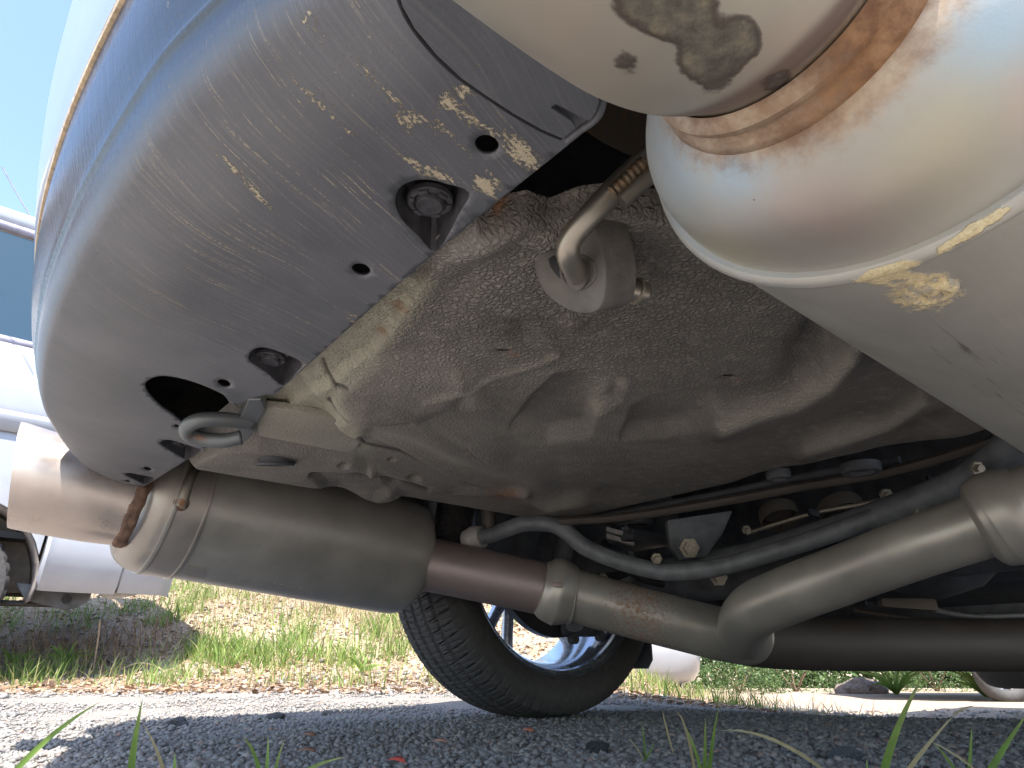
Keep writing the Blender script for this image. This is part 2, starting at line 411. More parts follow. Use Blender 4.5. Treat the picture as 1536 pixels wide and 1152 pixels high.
Fq = np.stack([idx[:-1, :-1], idx[:-1, 1:], idx[1:, 1:], idx[1:, :-1]], -1).reshape(-1, 4)
def npmesh(name, V, F, m, parent=None, shade=True):
    me = bpy.data.meshes.new(name); n = F.shape[1]
    me.vertices.add(len(V)); me.vertices.foreach_set('co', np.asarray(V, np.float32).ravel())
    me.loops.add(F.size); me.loops.foreach_set('vertex_index', F.astype(np.int32).ravel())
    me.polygons.add(len(F)); me.polygons.foreach_set('loop_start', np.arange(0, F.size, n, dtype=np.int32))
    me.update(calc_edges=True); me.validate()
    return link(name, me, m, parent, shade)
g = npmesh('ground', V, Fq, SOIL); g['kind'] = 'structure'
def bankmask(X, Y): return smooth(2.9, 3.5, Y + .25 * np.sin(X * 2.1) + .1 * np.sin(X * 7)) 
attr(g, 'bank', bankmask(V[:, 0], V[:, 1]))

# ------------------------------------------------------------ the car
car = thing('parked_car', 'silver car seen from below its rear corner, with twin round mufflers and scraped black undertray', 'car', (FWD * 1.4 + LAT * .7))
car_off = car.location.copy()
def P_(o): return o
class _Car: pass
def reparent():
    # parts were built in world coordinates: keep them there under the empty
    for o in C.objects:
        if o.parent is car: o.matrix_parent_inverse = Matrix.Translation(-car_off)

TZ = CAMZ + .30                                  # height of the undertray
front_edge = [(.237, .15), (.237, .21), (.239, .385), (.254, .73), (.254, 1.01), (.24, 1.34), (.243, 1.40)]
def fe(l): return float(np.interp(l, [p[1] for p in front_edge], [p[0] for p in front_edge]))
out_pts = [(.64, -.262), (.42, -.19), (.26, -.03), (.16, .08), (.112, .17), (.08, .25), (.055, .335), (.04, .42), (.027, .60), (.029, .80), (.05, 1.0), (.088, 1.15), (.150, 1.31), (.235, 1.40), (.40, 1.535), (.64, 1.655)]
outl = crom([Vector((f, l, 0)) for f, l in out_pts], 8)
def onrm(i):
    a = outl[max(i - 1, 0)]; b = outl[min(i + 1, len(outl) - 1)]; t = (b - a).normalized()
    return Vector((-t.y, t.x, 0))                 # outward (towards the rear)
if onrm(len(outl) // 2).x > 0:
    _o = onrm; onrm = lambda i: -_o(i)

def zflat(f, l):
    """undertray height: flat, rolling up to the rear edge"""
    Fo = np.interp(l, [p.y for p in outl], [p.x for p in outl]); d = f - Fo
    t = np.clip(1 - d / .075, 0, 1)
    return TZ + .016 * t * t + .004 * np.sin(l * 4.0)
# region of the flat tray
i0 = min(range(len(outl)), key=lambda i: abs(outl[i].y - .16)); i1 = min(range(len(outl)), key=lambda i: abs(outl[i].y - 1.385))
outer = [(p.x, p.y) for p in outl[i0:i1 + 1]]
ls = np.linspace(outl[i1].y, outl[i0].y, 60)
outer += [(fe(l), l) for l in ls[1:-1]] + [(fe(outl[i0].y), outl[i0].y)]
def pix_poly(pl, z=TZ): return [toFL(UZ(u, v, z)) for u, v in pl]
def smooth_poly(pl, n=4): return [(p.x, p.y) for p in crom([Vector((a, b, 0)) for a, b in pl], n, True)]
def ell(u, v, a, b, ang=0, n=20):
    c, s = math.cos(R(ang)), math.sin(R(ang))
    return [(u + a * math.cos(t) * c - b * math.sin(t) * s, v + a * math.cos(t) * s + b * math.sin(t) * c) for t in [2 * math.pi * i / n for i in range(n)]]
pk = [[(592, 312), (597, 291), (615, 279), (640, 276), (672, 283), (704, 296), (690, 325), (655, 384), (628, 362), (602, 336)],
      [(372, 541), (378, 528), (395, 524), (420, 531), (452, 546), (446, 560), (425, 580), (402, 563), (382, 550)],
      [(241, 662), (246, 657), (262, 658), (293, 668), (302, 672), (283, 686), (265, 678), (250, 669)],
      [(188, 709), (194, 706), (207, 708), (232, 714), (220, 724), (206, 718)]]
holes_px = [ell(730, 224, 18.5, 15, 15), ell(541, 411, 14.5, 9.5, 15), ell(336, 576, 10, 6, 18), ell(222, 700, 6.5, 3, 15, 12), ell(193, 719, 4.5, 2, 12, 10), ell(266, 637, 4.5, 2.5, 20, 10)]
notch_px = [(218, 582), (224, 569), (248, 564), (290, 573), (335, 592), (352, 607), (412, 594), (425, 650), (335, 705), (309, 670), (290, 650), (268, 627), (238, 606)]
pockets = [pix_poly(p) for p in pk]
holes = [pix_poly(p) for p in holes_px] + [smooth_poly(pix_poly(notch_px), 4)]
holes.append(pix_poly([(884, 197), (900, 178), (906, 158), (905, 138), (888, 80), (1300, 60), (1300, 400), (1000, 330)]))
cutters = [smooth_poly(p, 3) for p in pockets] + holes
# constrained triangulation
pts = []; edges = []
def addloop(pl):
    b = len(pts); pts.extend(Vector(p[:2]) for p in pl)
    for i in range(len(pl)): edges.append((b + i, b + (i + 1) % len(pl)))
addloop(outer)
for c_ in cutters: addloop(c_)
gf = np.arange(.02, .27, .006); gl = np.arange(.15, 1.40, .006)
A, B = np.meshgrid(gf, gl); A = A.ravel() + rng.uniform(-.0015, .0015, A.size); B = B.ravel() + rng.uniform(-.0015, .0015, B.size)
ins = inpoly(A, B, outer)
nearb = np.ones(A.shape, bool)
for lp in [outer] + cutters:
    for p in lp: nearb &= np.hypot(A - p[0], B - p[1]) > .0035
for a, b in zip(A[ins & nearb], B[ins & nearb]): pts.append(Vector((a, b)))
vo, eo, fo, *_ = delaunay_2d_cdt(pts, edges, [], 0, 1e-6)
vo = np.array([(p.x, p.y) for p in vo]); fo = np.array([f for f in fo if len(f) == 3])
cen = vo[fo].mean(1); keep = inpoly(cen[:, 0], cen[:, 1], outer)
for c_ in cutters: keep &= ~inpoly(cen[:, 0], cen[:, 1], c_)
fo = fo[keep]
V = [FL(f, l, float(zflat(f, l))) for f, l in vo]; Fc = [tuple(f) for f in fo]
# valance: rises from the outline to the seal line
VP_ = [(0, 0), (.004, .0035), (.008, .009), (.012, .018), (.0150, .028), (.0172, .0362), (.0192, .0376), (.0197, .0400), (.0200, .043), (.0225, .050), (.029, .066), (.036, .095), (.0395, .13)]
base_i = len(V)
for i in range(i0, i1 + 1):
    p = outl[i]; nn = onrm(i); z0 = float(zflat(p.x, p.y))
    for a, h in VP_: q = p + nn * a; V.append(FL(q.x, q.y, z0 + h))
m_ = len(VP_)
for i in range(i1 - i0):
    for j in range(m_ - 1):
        a = base_i + i * m_ + j; Fc.append((a, a + 1, a + m_ + 1, a + m_))
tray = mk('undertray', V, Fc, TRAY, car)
bm = bmesh.new(); bm.from_mesh(tray.data); bmesh.ops.remove_doubles(bm, verts=bm.verts, dist=.0004)
bmesh.ops.delete(bm, geom=[v for v in bm.verts if not v.link_faces], context='VERTS')
bmesh.ops.recalc_face_normals(bm, faces=bm.faces)
cz = [f for f in bm.faces if abs(f.normal.z) > .9]
if sum(f.normal.z for f in cz) > 0: bmesh.ops.reverse_faces(bm, faces=bm.faces)
bm.to_mesh(tray.data); bm.free()
tray.data.shade_smooth()
PP = pts_of(tray)
attr(tray, 'mud', blobs(PP, [(612, 180, 27, 13, 50, 1.00), (585, 145, 20, 10, 55, 0.85), (695, 135, 16, 15, 60, 1.00), (672, 155, 22, 13, 20, 0.90), (706, 180, 25, 10, 35, 0.90),
    (780, 230, 40, 17, 38, 1.00), (728, 278, 25, 17, 15, 1.00), (740, 200, 32, 8, 40, 0.85), (655, 262, 42, 10, 25, 0.85), (620, 245, 27, 8, 40, 0.80), (470, 30, 37, 13, 50, 0.60), (550, 110, 50, 11, 50, 0.65), (490, 160, 75, 11, 42, 0.50),
    (350, 250, 50, 11, 45, 0.60), (385, 290, 37, 10, 45, 0.65), (420, 360, 50, 8, 42, 0.45), (545, 490, 50, 13, 35, 0.50), (450, 545, 37, 13, 20, 0.50), (655, 190, 62, 10, 40, 0.70)]))
uu, vv_ = projn(PP)
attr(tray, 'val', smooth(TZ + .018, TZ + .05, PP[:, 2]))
attr(tray, 'streak', (1 - smooth(TZ + .016, TZ + .04, PP[:, 2])) * smooth(90, 330, uu) * (1 - smooth(330, 640, vv_) * .75) * (1 - .55 * smooth(640, 760, uu)))
sol = tray.modifiers.new('thickness', 'SOLIDIFY'); sol.thickness = .003; sol.offset = -1
# pockets with a push clip in each
def pocket(pl, depth, clip_uv, cr, tilt=.0):
    lp = smooth_poly(pl, 3); n = len(lp); cx = sum(p[0] for p in lp) / n; cy = sum(p[1] for p in lp) / n
    V = []; 
    for lev, (sc, h) in enumerate([(1.0, -.0015), (.97, .004), (.84, depth * .85), (.78, depth)]):
        for f, l in lp:
            f2 = cx + (f - cx) * sc; l2 = cy + (l - cy) * sc; V.append(FL(f2, l2, float(zflat(f, l)) + .0015 + max(h, -.001)))
    Fc = []
    for r in range(3):
        for i in range(n): j = (i + 1) % n; Fc.append((r * n + i, r * n + j, (r + 1) * n + j, (r + 1) * n + i))
    Fc.append(tuple(3 * n + i for i in range(n)))
    o = fix(mk('clip_pocket', V, Fc, CLIP, tray, True, 35))
    z = TZ + depth * .55; c = UZ(*clip_uv, z)
    lathe('clip', [(0.004, cr * 1.25), (0, cr * 1.25), (-.001, cr * 1.2), (-.0015, cr * .95), (.0005, cr * .9), (.0012, cr * .8), (-.0035, cr * .74), (-.0045, cr * .68), (-.0045, .0001)], c, (0, 0, 1), CLIP, tray, 28, 30)
    for q in range(6):
        a = q * math.pi / 3 + .3; d = Vector((math.cos(a), math.sin(a), 0)); t = Vector((-d.y, d.x, 0))
        box('clip_tab', c + d * cr * 1.02 + Vector((0, 0, -.0018)), d * cr * .26, t * cr * .5, (0, 0, .0022), CLIP, tray, .0004)
pocket(pockets[0], .024, (645, 303), .0135)
pocket(pockets[1], .024, (405, 538), .0135)
pocket(pockets[2], .02, (265, 664), .012)
pocket(pockets[3], .016, (205, 711), .011)
# near end panel lapped over the tray
ep = [(585, -60), (604, 5), (622, 38), (655, 78), (692, 113), (735, 143), (770, 166), (812, 190), (842, 203), (850, 200), (864, 187), (858, 178), (826, 157), (834, 152), (884, 178), (893, 165), (899, 150), (897, 140), (880, 90), (860, -20), (800, -80)]
plv = [(toFL(UZ(u, v, TZ - .004))) for u, v in ep]
o = prism('end_panel', [FL(f, l, TZ - .0035) for f, l in plv], (0, 0, .003), TRAY, car, .0009, 2)
o.location.z -= .003
PP = pts_of(o); attr(o, 'mud', blobs(PP, [(835, 190, 8, 3, 40, .7)])); attr(o, 'streak', np.full(len(PP), .15)); attr(o, 'val', np.zeros(len(PP)))
tube('panel_gap', [UZ(a, b, TZ - .001) for a, b in [(583, -50), (601, 5), (619, 40), (652, 81), (690, 116), (733, 146), (768, 169), (810, 193), (842, 207)]], .0016, BLACK, car, 8)
# turned-up lip along the near end
tube('tray_lip', [UZ(u, v, TZ + .001) for u, v in [(850, 212), (870, 196), (888, 184), (899, 172), (904, 158), (905, 140), (896, 100)]], .0022, TRAY, car, 10)
# dirty seal strip and painted bumper
def strip(name, prof, m, ia, ib, zbase=None, parent=car):
    V = []; n = len(prof)
    for i in range(ia, ib + 1):
        p = outl[i]; nn = onrm(i)
        z0 = TZ + .016
        for a, h in prof: q = p + nn * a; V.append(FL(q.x, q.y, z0 + h))
    Fc = [(i * n + j, i * n + j + 1, (i + 1) * n + j + 1, (i + 1) * n + j) for i in range(ib - ia) for j in range(n - 1)]
    o = mk(name, V, Fc, m, parent, True, 40)
    return fix(o)
bump_o = strip('rear_bumper', [(.020, .136), (.0385, .137), (.0425, .139), (.0455, .146), (.052, .175), (.060, .215), (.066, .26), (.069, .32), (.066, .38), (.055, .43), (.03, .46), (-.02, .475), (-.06, .48)], PAINT, 0, len(outl) - 1)
strip('dirty_seal', [(.022, .1265), (.038, .127), (.0415, .1285), (.0425, .1315), (.0415, .1345), (.036, .1355), (.022, .136)], STRIP, i0, i1, parent=bump_o)
# lower bumper corners, where the wheel side begins
strip('bumper_corner', [(-.01, .0), (0, .002), (.02, .03), (.032, .08), (.038, .135)], VAL, i1, len(outl) - 1)
strip('bumper_corner', [(-.01, .0), (0, .002), (.02, .03), (.032, .08), (.038, .135)], VAL, 0, i0)

# body above and round the sides
SIDE_F, SIDE_N = 1.72, -.32
def ring(z, inset, f0, f1, r):
    pts_ = []; a0, a1 = SIDE_N + inset, SIDE_F - inset
    for (cf, cl, t0) in [(f0 + r, a1 - r, 90), (f0 + r, a0 + r, 180), (f1 - r, a0 + r, 270), (f1 - r, a1 - r, 0)]:
        for q in range(9):
            t = R(t0 + q * 90 / 8); pts_.append(FL(cf + r * math.cos(t), cl + r * math.sin(t), z))
    return pts_
secs = [(.895, .0, .03, 6.4, .55), (1.05, .0, .0, 6.4, .35), (1.2, .01, .0, 6.3, .3), (1.28, .04, .05, 5.9, .25), (1.32, .06, .12, 4.4, .2), (1.70, .16, .42, 3.9, .2), (1.90, .22, .60, 3.4, .2), (1.96, .3, .8, 3.2, .2)]
V = []; Fc = []
for s_ in secs: V += ring(*s_)
n = 36
for i in range(len(secs) - 1):
    for k_ in range(n): k2 = (k_ + 1) % n; Fc.append((i * n + k_, i * n + k2, (i + 1) * n + k2, (i + 1) * n + k_))
Fc.append(tuple(range((len(secs) - 1) * n, len(secs) * n)))
fix(mk('body_shell', V, Fc, PAINT, car, True, 30))
# windows in the tail and the sides, a step proud of the shell
def quad_part(name, P4, d, m, parent): return prism(name, P4, d, m, parent, .004)
quad_part('rear_window', [FL(.14, .0, 1.36), FL(.14, 1.4, 1.36), FL(.40, 1.28, 1.68), FL(.40, .12, 1.68)], FWD * -.02 + Vector((0, 0, .016)), GLASS, car)
def wheel_f(): return 1.379
FRONT_W = 5.55
for side, sn in ((SIDE_F, 1), (SIDE_N, -1)):
    pl = [(.60, .42), (.98, .42)]
    def arch(cf): return [(cf - .49 * math.cos(t), .438 + .49 * math.sin(t)) for t in np.linspace(R(4), R(176), 17)]
    lo = .38
    poly = [(.60, .60), (.66, .46), (.86, .43)] + arch(1.385) + [(1.92, lo), (5.0, lo)] + arch(FRONT_W) + [(6.2, .45), (6.3, .95), (.60, .95)]
    prism('side_panel', [FL(f, side, z) for f, z in poly], LAT * (-.02 * sn), PAINT, car, .003)
    # liner over the rear wheel
    V = []; Fc = []
    ts = np.linspace(R(-5), R(185), 22)
    for t in ts:
        for lw in (side - .02 * sn, side - .36 * sn): V.append(FL(1.385 - .50 * math.cos(t), lw, .438 + .50 * math.sin(t)))
    for i in range(len(ts) - 1): Fc.append((2 * i, 2 * i + 1, 2 * i + 3, 2 * i + 2))
    o = fix(mk('wheel_liner', V, Fc, DARK, car)); sm_ = o.modifiers.new('t', 'SOLIDIFY'); sm_.thickness = .003
prism('front_panel', [FL(6.3, SIDE_N + .1, .35), FL(6.3, SIDE_F - .1, .35), FL(6.3, SIDE_F - .1, 1.0), FL(6.3, SIDE_N + .1, 1.0)], FWD * .05, PAINT, car, .01)
# dark sheet closing the body from below, and the forward floor
box('underbody_sheet', FL(3.2, .7, .97), FWD * 6.1, LAT * 2.0, (0, 0, .01), DARK, car, 0)
box('hole_backing', FL(.150, .74, .60), FWD * .115, LAT * 1.15, (0, 0, .22), BLACK, car, .01)  # black block added above the tray so its holes look dark
for l_ in (1.66, -.26): box('inner_quarter', FL(.84, l_, .80), FWD * .46, LAT * .01, (0, 0, .34), DARK, car, 0)
fl = box('forward_floor', FL(3.5, .7, .44), FWD * 2.8, LAT * 1.85, (0, 0, .12), DARK, car, .02)
box('floor_ramp', FL(2.08, .7, .66), FWD * .08, LAT * 1.9, (0, 0, .56), DARK, car, .01)

# ------------------------------------------------------------ floor pan with pressed shapes, under wrinkled underseal
PZ = TZ + .02
fs = np.arange(.236, 1.30, .0024); lsq = np.arange(-.12, 1.36, .0024)
FF, LL = np.meshgrid(fs, lsq)
Xw = FWD.x * FF + LAT.x * LL; Yw = FWD.y * FF + LAT.y * LL
u, v = projn(np.stack([Xw.ravel(), Yw.ravel(), np.full(Xw.size, PZ)], -1)); u = u.reshape(FF.shape); v = v.reshape(FF.shape)
# relief is measured in pixels of the survey photograph and turned into metres by local scale
dep = (Yw * CP + (PZ - CAMZ) * SP)
mpp = dep / FPX                                             # metres per pixel across the ray
z = np.full(FF.shape, PZ)
def ridge(pl, wpx, h):
    global z
    d, _ = segdist(u, v, pl); z = z - h * np.exp(-(d / wpx) ** 2)
def stepf(pl, wpx, h, reach):
    """one side (right of the line's direction) raised, fading over reach"""
    global z
    d, s_ = segdist(u, v, pl); sd_ = d * s_
    z = z - h * smooth(-wpx, wpx, sd_) * (1 - smooth(reach * .4, reach, d))
def padf(poly, soft, h):
    global z
    ins_ = inpoly(u, v, poly); d, _ = segdist(u, v, poly + [poly[0]]); sd_ = np.where(ins_, d, -d)
    z = z - h * smooth(-soft, soft, sd_)
def bumpf(cu, cv, ru, rv, ang, h):
    global z
    c, s = math.cos(R(ang)), math.sin(R(ang)); du = (u - cu) * c + (v - cv) * s; dv_ = -(u - cu) * s + (v - cv) * c
    z = z - h * np.exp(-(du / ru) ** 2 - (dv_ / rv) ** 2)
# swept ribs to the right
ridge([(1085, 628), (1130, 608), (1190, 592), (1240, 560), (1275, 515), (1290, 480)], 18, .015)
ridge([(1200, 672), (1260, 655), (1330, 630), (1385, 590), (1420, 560)], 15, .014)
ridge([(1290, 720), (1360, 700), (1430, 660), (1490, 620)], 16, .008)
stepf([(1075, 655), (1150, 640), (1240, 605), (1290, 560), (1310, 520)], 12, .008, 60)
bumpf(1215, 520, 22, 60, 30, -.02); bumpf(1250, 640, 60, 12, -15, -.012); bumpf(1375, 645, 60, 12, -25, -.015)
# pads and hollows in the middle
padf([(498, 598), (520, 570), (570, 540), (620, 526), (668, 533), (692, 545), (700, 570), (680, 600), (630, 618), (560, 622)], 10, .006)
padf([(770, 640), (800, 600), (835, 568), (880, 560), (935, 570), (925, 600), (890, 615), (880, 650), (820, 660)], 10, -.018)
bumpf(905, 590, 22, 30, 35, .014)
padf([(935, 655), (950, 615), (980, 600), (1060, 585), (1075, 600), (1060, 630), (1000, 650)], 9, -.018)
bumpf(700, 565, 18, 38, -35, .012)
ridge([(640, 590), (700, 580), (760, 560), (820, 545), (838, 530)], 5, .0028)
ridge([(838, 530), (825, 510), (800, 480), (760, 470)], 8, .0022); bumpf(785, 500, 22, 16, 30, -.010)
stepf([(500, 600), (520, 612), (600, 620), (650, 630), (700, 662)], 8, .007, 80)
stepf([(540, 645), (600, 668), (680, 712), (780, 740)], 6, .016, 70)
ridge([(560, 640), (620, 660), (700, 700), (770, 725)], 13, -.010)
ridge([(560, 700), (620, 715), (680, 735), (740, 738), (790, 728)], 6, .010)
bumpf(845, 748, 45, 9, 0, .022); bumpf(770, 748, 34, 8, 0, -.016); bumpf(915, 742, 30, 8, 0, -.016); 
bumpf(560, 745, 24, 8, 8, .012); bumpf(510, 730, 24, 8, 8, -.012)
bumpf(1292, 705, 44, 12, -4, -.06); bumpf(1170, 715, 40, 8, -10, -.02)
bumpf(720, 350, 90, 30, -20, .02); bumpf(690, 430, 60, 20, -30, -.006); bumpf(860, 480, 18, 10, 0, .012)
stepf([(440, 600), (480, 575), (560, 525), (620, 440)], 8, -.010, 90)
ridge([(400, 606), (450, 575), (520, 520), (580, 470), (618, 436)], 26, .005)
ridge([(484, 545), (494, 562), (508, 570), (522, 572)], 3.5, -.004)
ridge([(395, 606), (412, 614), (450, 620), (504, 629), (524, 645), (544, 664)], 3.5, -.004)
ridge([(496, 592), (505, 606), (525, 614), (570, 620), (615, 622)], 3.5, -.004)
padf([(286, 684), (330, 662), (390, 656), (530, 684), (560, 700), (600, 740), (560, 760), (470, 738), (400, 728), (340, 722), (300, 706)], 7, .016)
padf([(470, 700), (540, 700), (600, 722), (560, 740), (490, 725)], 6, -.012)
ridge([(470, 702), (520, 706), (580, 716), (640, 735)], 4, -.010)
# slots
slots = [(755, 530, 11, 3, 4), (1093, 568, 10, 3, 2), (620, 713, 7, 2.2, 10), (588, 690, 4, 2, 0), (516, 687, 5, 2, 4)]
for (a, b, c_, d_, e_) in slots: bumpf(a, b, c_, d_, e_, -.02)
# coarse wrinkles as real relief
nzv = np.array([noise.noise(Vector((a * 28, b * 28, 3.1))) + .5 * noise.noise(Vector((a * 75, b * 75, 1.7))) for a, b in zip(FF.ravel(), LL.ravel())]).reshape(FF.shape)
wr = smooth(380, 470, v + .25 * u - 120) * 0 + np.exp(-((u - 860) / 330) ** 2 - ((v - 440) / 130) ** 2)
z = z + nzv * (.0004 + .0010 * wr) * (1 - .9 * np.exp(-(segdist(u, v, [(330, 650), (440, 600), (520, 545), (580, 480), (625, 430)])[0] / 45) ** 2))
# outline of the tub: rolls up at its far side and front
rr = .10
df = np.maximum(FF - (1.19 - rr), 0); dl = np.maximum(LL - (1.255 - rr), 0)
d = np.hypot(df, dl); dd = np.clip(d, 0, rr * .999); z = z + (rr - np.sqrt(rr * rr - dd * dd)) + np.maximum(d - rr, 0) * 6
# void above the rear corner behind the hanger: the sheet turns up into it
vpl = [(728, 322), (790, 314), (825, 330), (870, 318), (930, 312), (1000, 326), (1080, 330), (1250, 120), (850, 100), (740, 240)]
dvd, _ = segdist(u, v, vpl + [vpl[0]]); dvd = np.where(inpoly(u, v, vpl), dvd, -dvd)
z = z + .022 * smooth(-14, 6, dvd)
z = np.minimum(z, .675)
nyq, nxq = FF.shape; Vn = np.stack([Xw, Yw, z], -1).reshape(-1, 3); idx = np.arange(Vn.shape[0]).reshape(nyq, nxq)
Fq = np.stack([idx[:-1, :-1], idx[1:, :-1], idx[1:, 1:], idx[:-1, 1:]], -1).reshape(-1, 4)
zf = z.ravel()[Fq].min(1)
dvf = dvd.ravel(); Fq = Fq[(zf < .67) & (dvf[Fq].min(1) < 5)]
g0, g1 = np.gradient(dvd, lsq, fs); gn = g0 ** 2 + g1 ** 2 + 1e-9; over = np.clip(dvd - 5, 0, 14); sf = -(over * g1 / gn); sl = -(over * g0 / gn); okk = (over > 0) & (over < 13.9)
Vn[:, 0] += np.where(okk, FWD.x * sf + LAT.x * sl, 0).ravel(); Vn[:, 1] += np.where(okk, FWD.y * sf + LAT.y * sl, 0).ravel()
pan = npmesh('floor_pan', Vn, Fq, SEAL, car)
uf, vf = u.ravel(), v.ravel()
attr(pan, 'painted_shade', np.maximum(.15 + .7 * smooth(900, 1350, uf + .9 * (vf - 560)) + .25 * smooth(640, 760, vf) + .35 * np.exp(-((uf - 930) / 160) ** 2 - ((vf - 380) / 70) ** 2), smooth(-26, 2, dvd.ravel()) * .95))  # shade painted into the pan: darker to the right, lower down, round the void
dust = np.zeros(len(uf))
for pl_, w_, a_ in [([(1085, 622), (1130, 604), (1190, 588), (1238, 558), (1270, 518)], 11, .9), ([(1210, 666), (1260, 652), (1330, 626), (1380, 590)], 9, .7), ([(890, 612), (905, 588), (925, 574)], 12, .8), ([(700, 545), (712, 575), (704, 596)], 12, .6), ([(825, 746), (870, 750)], 9, .7), ([(640, 590), (760, 560), (838, 532)], 5, .5), ([(500, 628), (600, 650), (690, 690)], 14, .35)]:
    dd_, _ = segdist(uf, vf, pl_); dust = np.maximum(dust, a_ * np.exp(-(dd_ / w_) ** 2))
attr(pan, 'dust', dust)
jt = np.zeros(len(uf))
for pl_ in [[(484, 543), (492, 560), (506, 571), (522, 573)], [(395, 606), (412, 615), (450, 620), (504, 629), (524, 645), (544, 664)], [(494, 590), (504, 606), (525, 615), (570, 621), (615, 622)], [(544, 664), (600, 676), (660, 702), (700, 722)], [(470, 703), (520, 707), (580, 717), (640, 736)]]:
    dd_, _ = segdist(uf, vf, pl_); jt = np.maximum(jt, np.exp(-(dd_ / 2.2) ** 2))
attr(pan, 'joint', jt)
attr(pan, 'wrinkle', .30 + .85 * np.exp(-((uf - 860) / 380) ** 2 - ((vf - 440) / 120) ** 2) + .25 * np.exp(-((uf - 1000) / 250) ** 2 - ((vf - 560) / 60) ** 2))
dcl, _ = segdist(uf, vf, [(330, 650), (440, 600), (520, 545), (580, 480), (625, 430)])
cl_ins = inpoly(uf, vf, [(380, 610), (600, 420), (640, 430), (606, 470), (560, 524), (500, 575), (496, 592), (530, 625), (545, 662), (398, 614)]); dce, _ = segdist(uf, vf, [(640, 430), (606, 470), (560, 524), (500, 575), (496, 592), (530, 625), (545, 662)])
attr(pan, 'clean', np.where(cl_ins, .95, np.exp(-(dce / 14) ** 2) * .9))
rl = np.zeros(len(uf))
for a, b, r in [(770, 531, 8), (1108, 568, 6), (760, 738, 26), (600, 460, 16), (570, 500, 9), (745, 315, 14)]: rl = np.maximum(rl, np.exp(-((uf - a) / r) ** 2 - ((vf - b) / (r * .6)) ** 2))
attr(pan, 'rust', rl)
# slot backing: dark bottoms
for (a, b, c_, d_, e_) in slots[:3]:
    p = UZ(a, b, PZ - .0005); q = UZ(a + c_, b, PZ); s_ = (q - p).length
    V = [p + (q - p).normalized() * s_ * math.cos(t) * .8 + Vector((0, 1, 0)) * .55 * s_ * math.sin(t) * .5 + Vector((0, 0, .004)) for t in np.linspace(0, 2 * math.pi, 14)[:-1]]
    prism('drain_slot', V, (0, 0, .002), BLACK, car)

for (a, b, r_) in [(1292, 706, .034), (1168, 716, .022)]:
    lathe('rubber_plug', [(.012, r_), (0, r_), (-.004, r_ * .9), (-.004, r_ * .62), (.002, r_ * .55), (.002, .0001)], UZ(a, b, PZ + .004), (0, 0, 1), DARK, car, 28)

def sealed(o, clean=.0, wr=.3, rust=0.0):
    n = len(o.data.vertices); attr(o, 'painted_shade', [0.] * n); attr(o, 'wrinkle', [wr] * n); attr(o, 'clean', [clean] * n)
    attr(o, 'rust', rust if hasattr(rust, '__len__') else [rust] * n); return o
# cream rear rail between the undertray and the pan
def loft_px(name, rows, m, parent=car, n=6):
    """rows: lists of (u,v,z) across; smoothed along"""
    G = []
    for k_ in range(len(rows[0])):
        G.append(crom([UZ(*r[k_]) for r in rows], n))
    nr = len(G[0]); nc = len(G); V = [G[c][r] for r in range(nr) for c in range(nc)]
    Fc = [(r * nc + c, r * nc + c + 1, (r + 1) * nc + c + 1, (r + 1) * nc + c) for r in range(nr - 1) for c in range(nc - 1)]
    return fix(mk(name, V, Fc, m, parent, True, 35))
# pressed plate beside the towing eye
def plate(name, pl, z0, th, m, bev=.003):
    return prism(name, [UZ(a, b, z0) for a, b in pl], (0, 0, th), m, car, bev, 3)
o = plate('hook_plate', [(384, 628), (398, 612), (450, 618), (506, 630), (524, 648), (541, 664), (530, 681), (470, 670), (388, 654)], .4385, .012, SEAL, .003); sealed(o, .35, .2)
o = plate('hook_plate', [(352, 645), (372, 600), (392, 600), (398, 614), (384, 640), (376, 655), (362, 668)], .428, .02, HOOK, .002)
# round drain in the bracket
c = UZ(412, 695, .429)
lathe('bracket_hole', [(0, .031), (-.003, .030), (-.004, .0275), (-.002, .025), (.02, .0245), (.02, .0001)], c, (0, -.25, 1), DARK, car, 28)
0 and plate('hanger_foot', [(336, 708), (356, 712), (392, 722), (380, 730), (340, 722)], .400, .006, SEAL); 
for o_ in C.objects:
    if o_.name.startswith('hanger_foot'): sealed(o_, .3, .2)

# towing eye
hk = crom([UZ(u_, v_, z_) for u_, v_, z_ in [(378, 634, .430), (335, 629, .424), (302, 630, .418), (283, 638, .412), (282, 650, .407), (300, 658, .404), (335, 661, .404), (362, 656, .410)]], 8)
V, Fc = tube_geo(hk, .0098, 16); o = fix(mk('towing_eye', V, Fc, HOOK, car)); PP = pts_of(o)
attr(o, 'rust', blobs(PP, [(295, 656, 35, 10, 10, .5), (350, 630, 26, 9, 0, .42)])); 

# ------------------------------------------------------------ near muffler
def nm(a): return FL(.268 + a, .067, CAMZ + .268 - .0 * a)
ax = (FWD * 1.0 + Vector((0, 0, -.012))).normalized()
def droop(o):
    for vx in o.data.vertices:
        rel_ = (vx.co - nm(0)).dot(ax); t = min(max((-rel_ - .006) / .058, 0), 1); vx.co.z -= .029 * t * t * (3 - 2 * t); vx.co += LAT * (.008 * t)
NM = bpy.data.objects.new('muffler', None); C.objects.link(NM); NM.parent = car; NM['label'] = 'near muffler with heat coloured end cap'
prof = [(-.068, .0515), (-.066, .0555), (-.063, .0615), (-.058, .070), (-.050, .081), (-.040, .0925), (-.030, .1015), (-.020, .1085), (-.010, .1135), (-.003, .1155)]
pr = crom([Vector((a, r, 0)) for a, r in prof], 4)
capo = lathe('end_cap', [(p.x, p.y) for p in pr], nm(0), ax, HEAT, NM, 200)
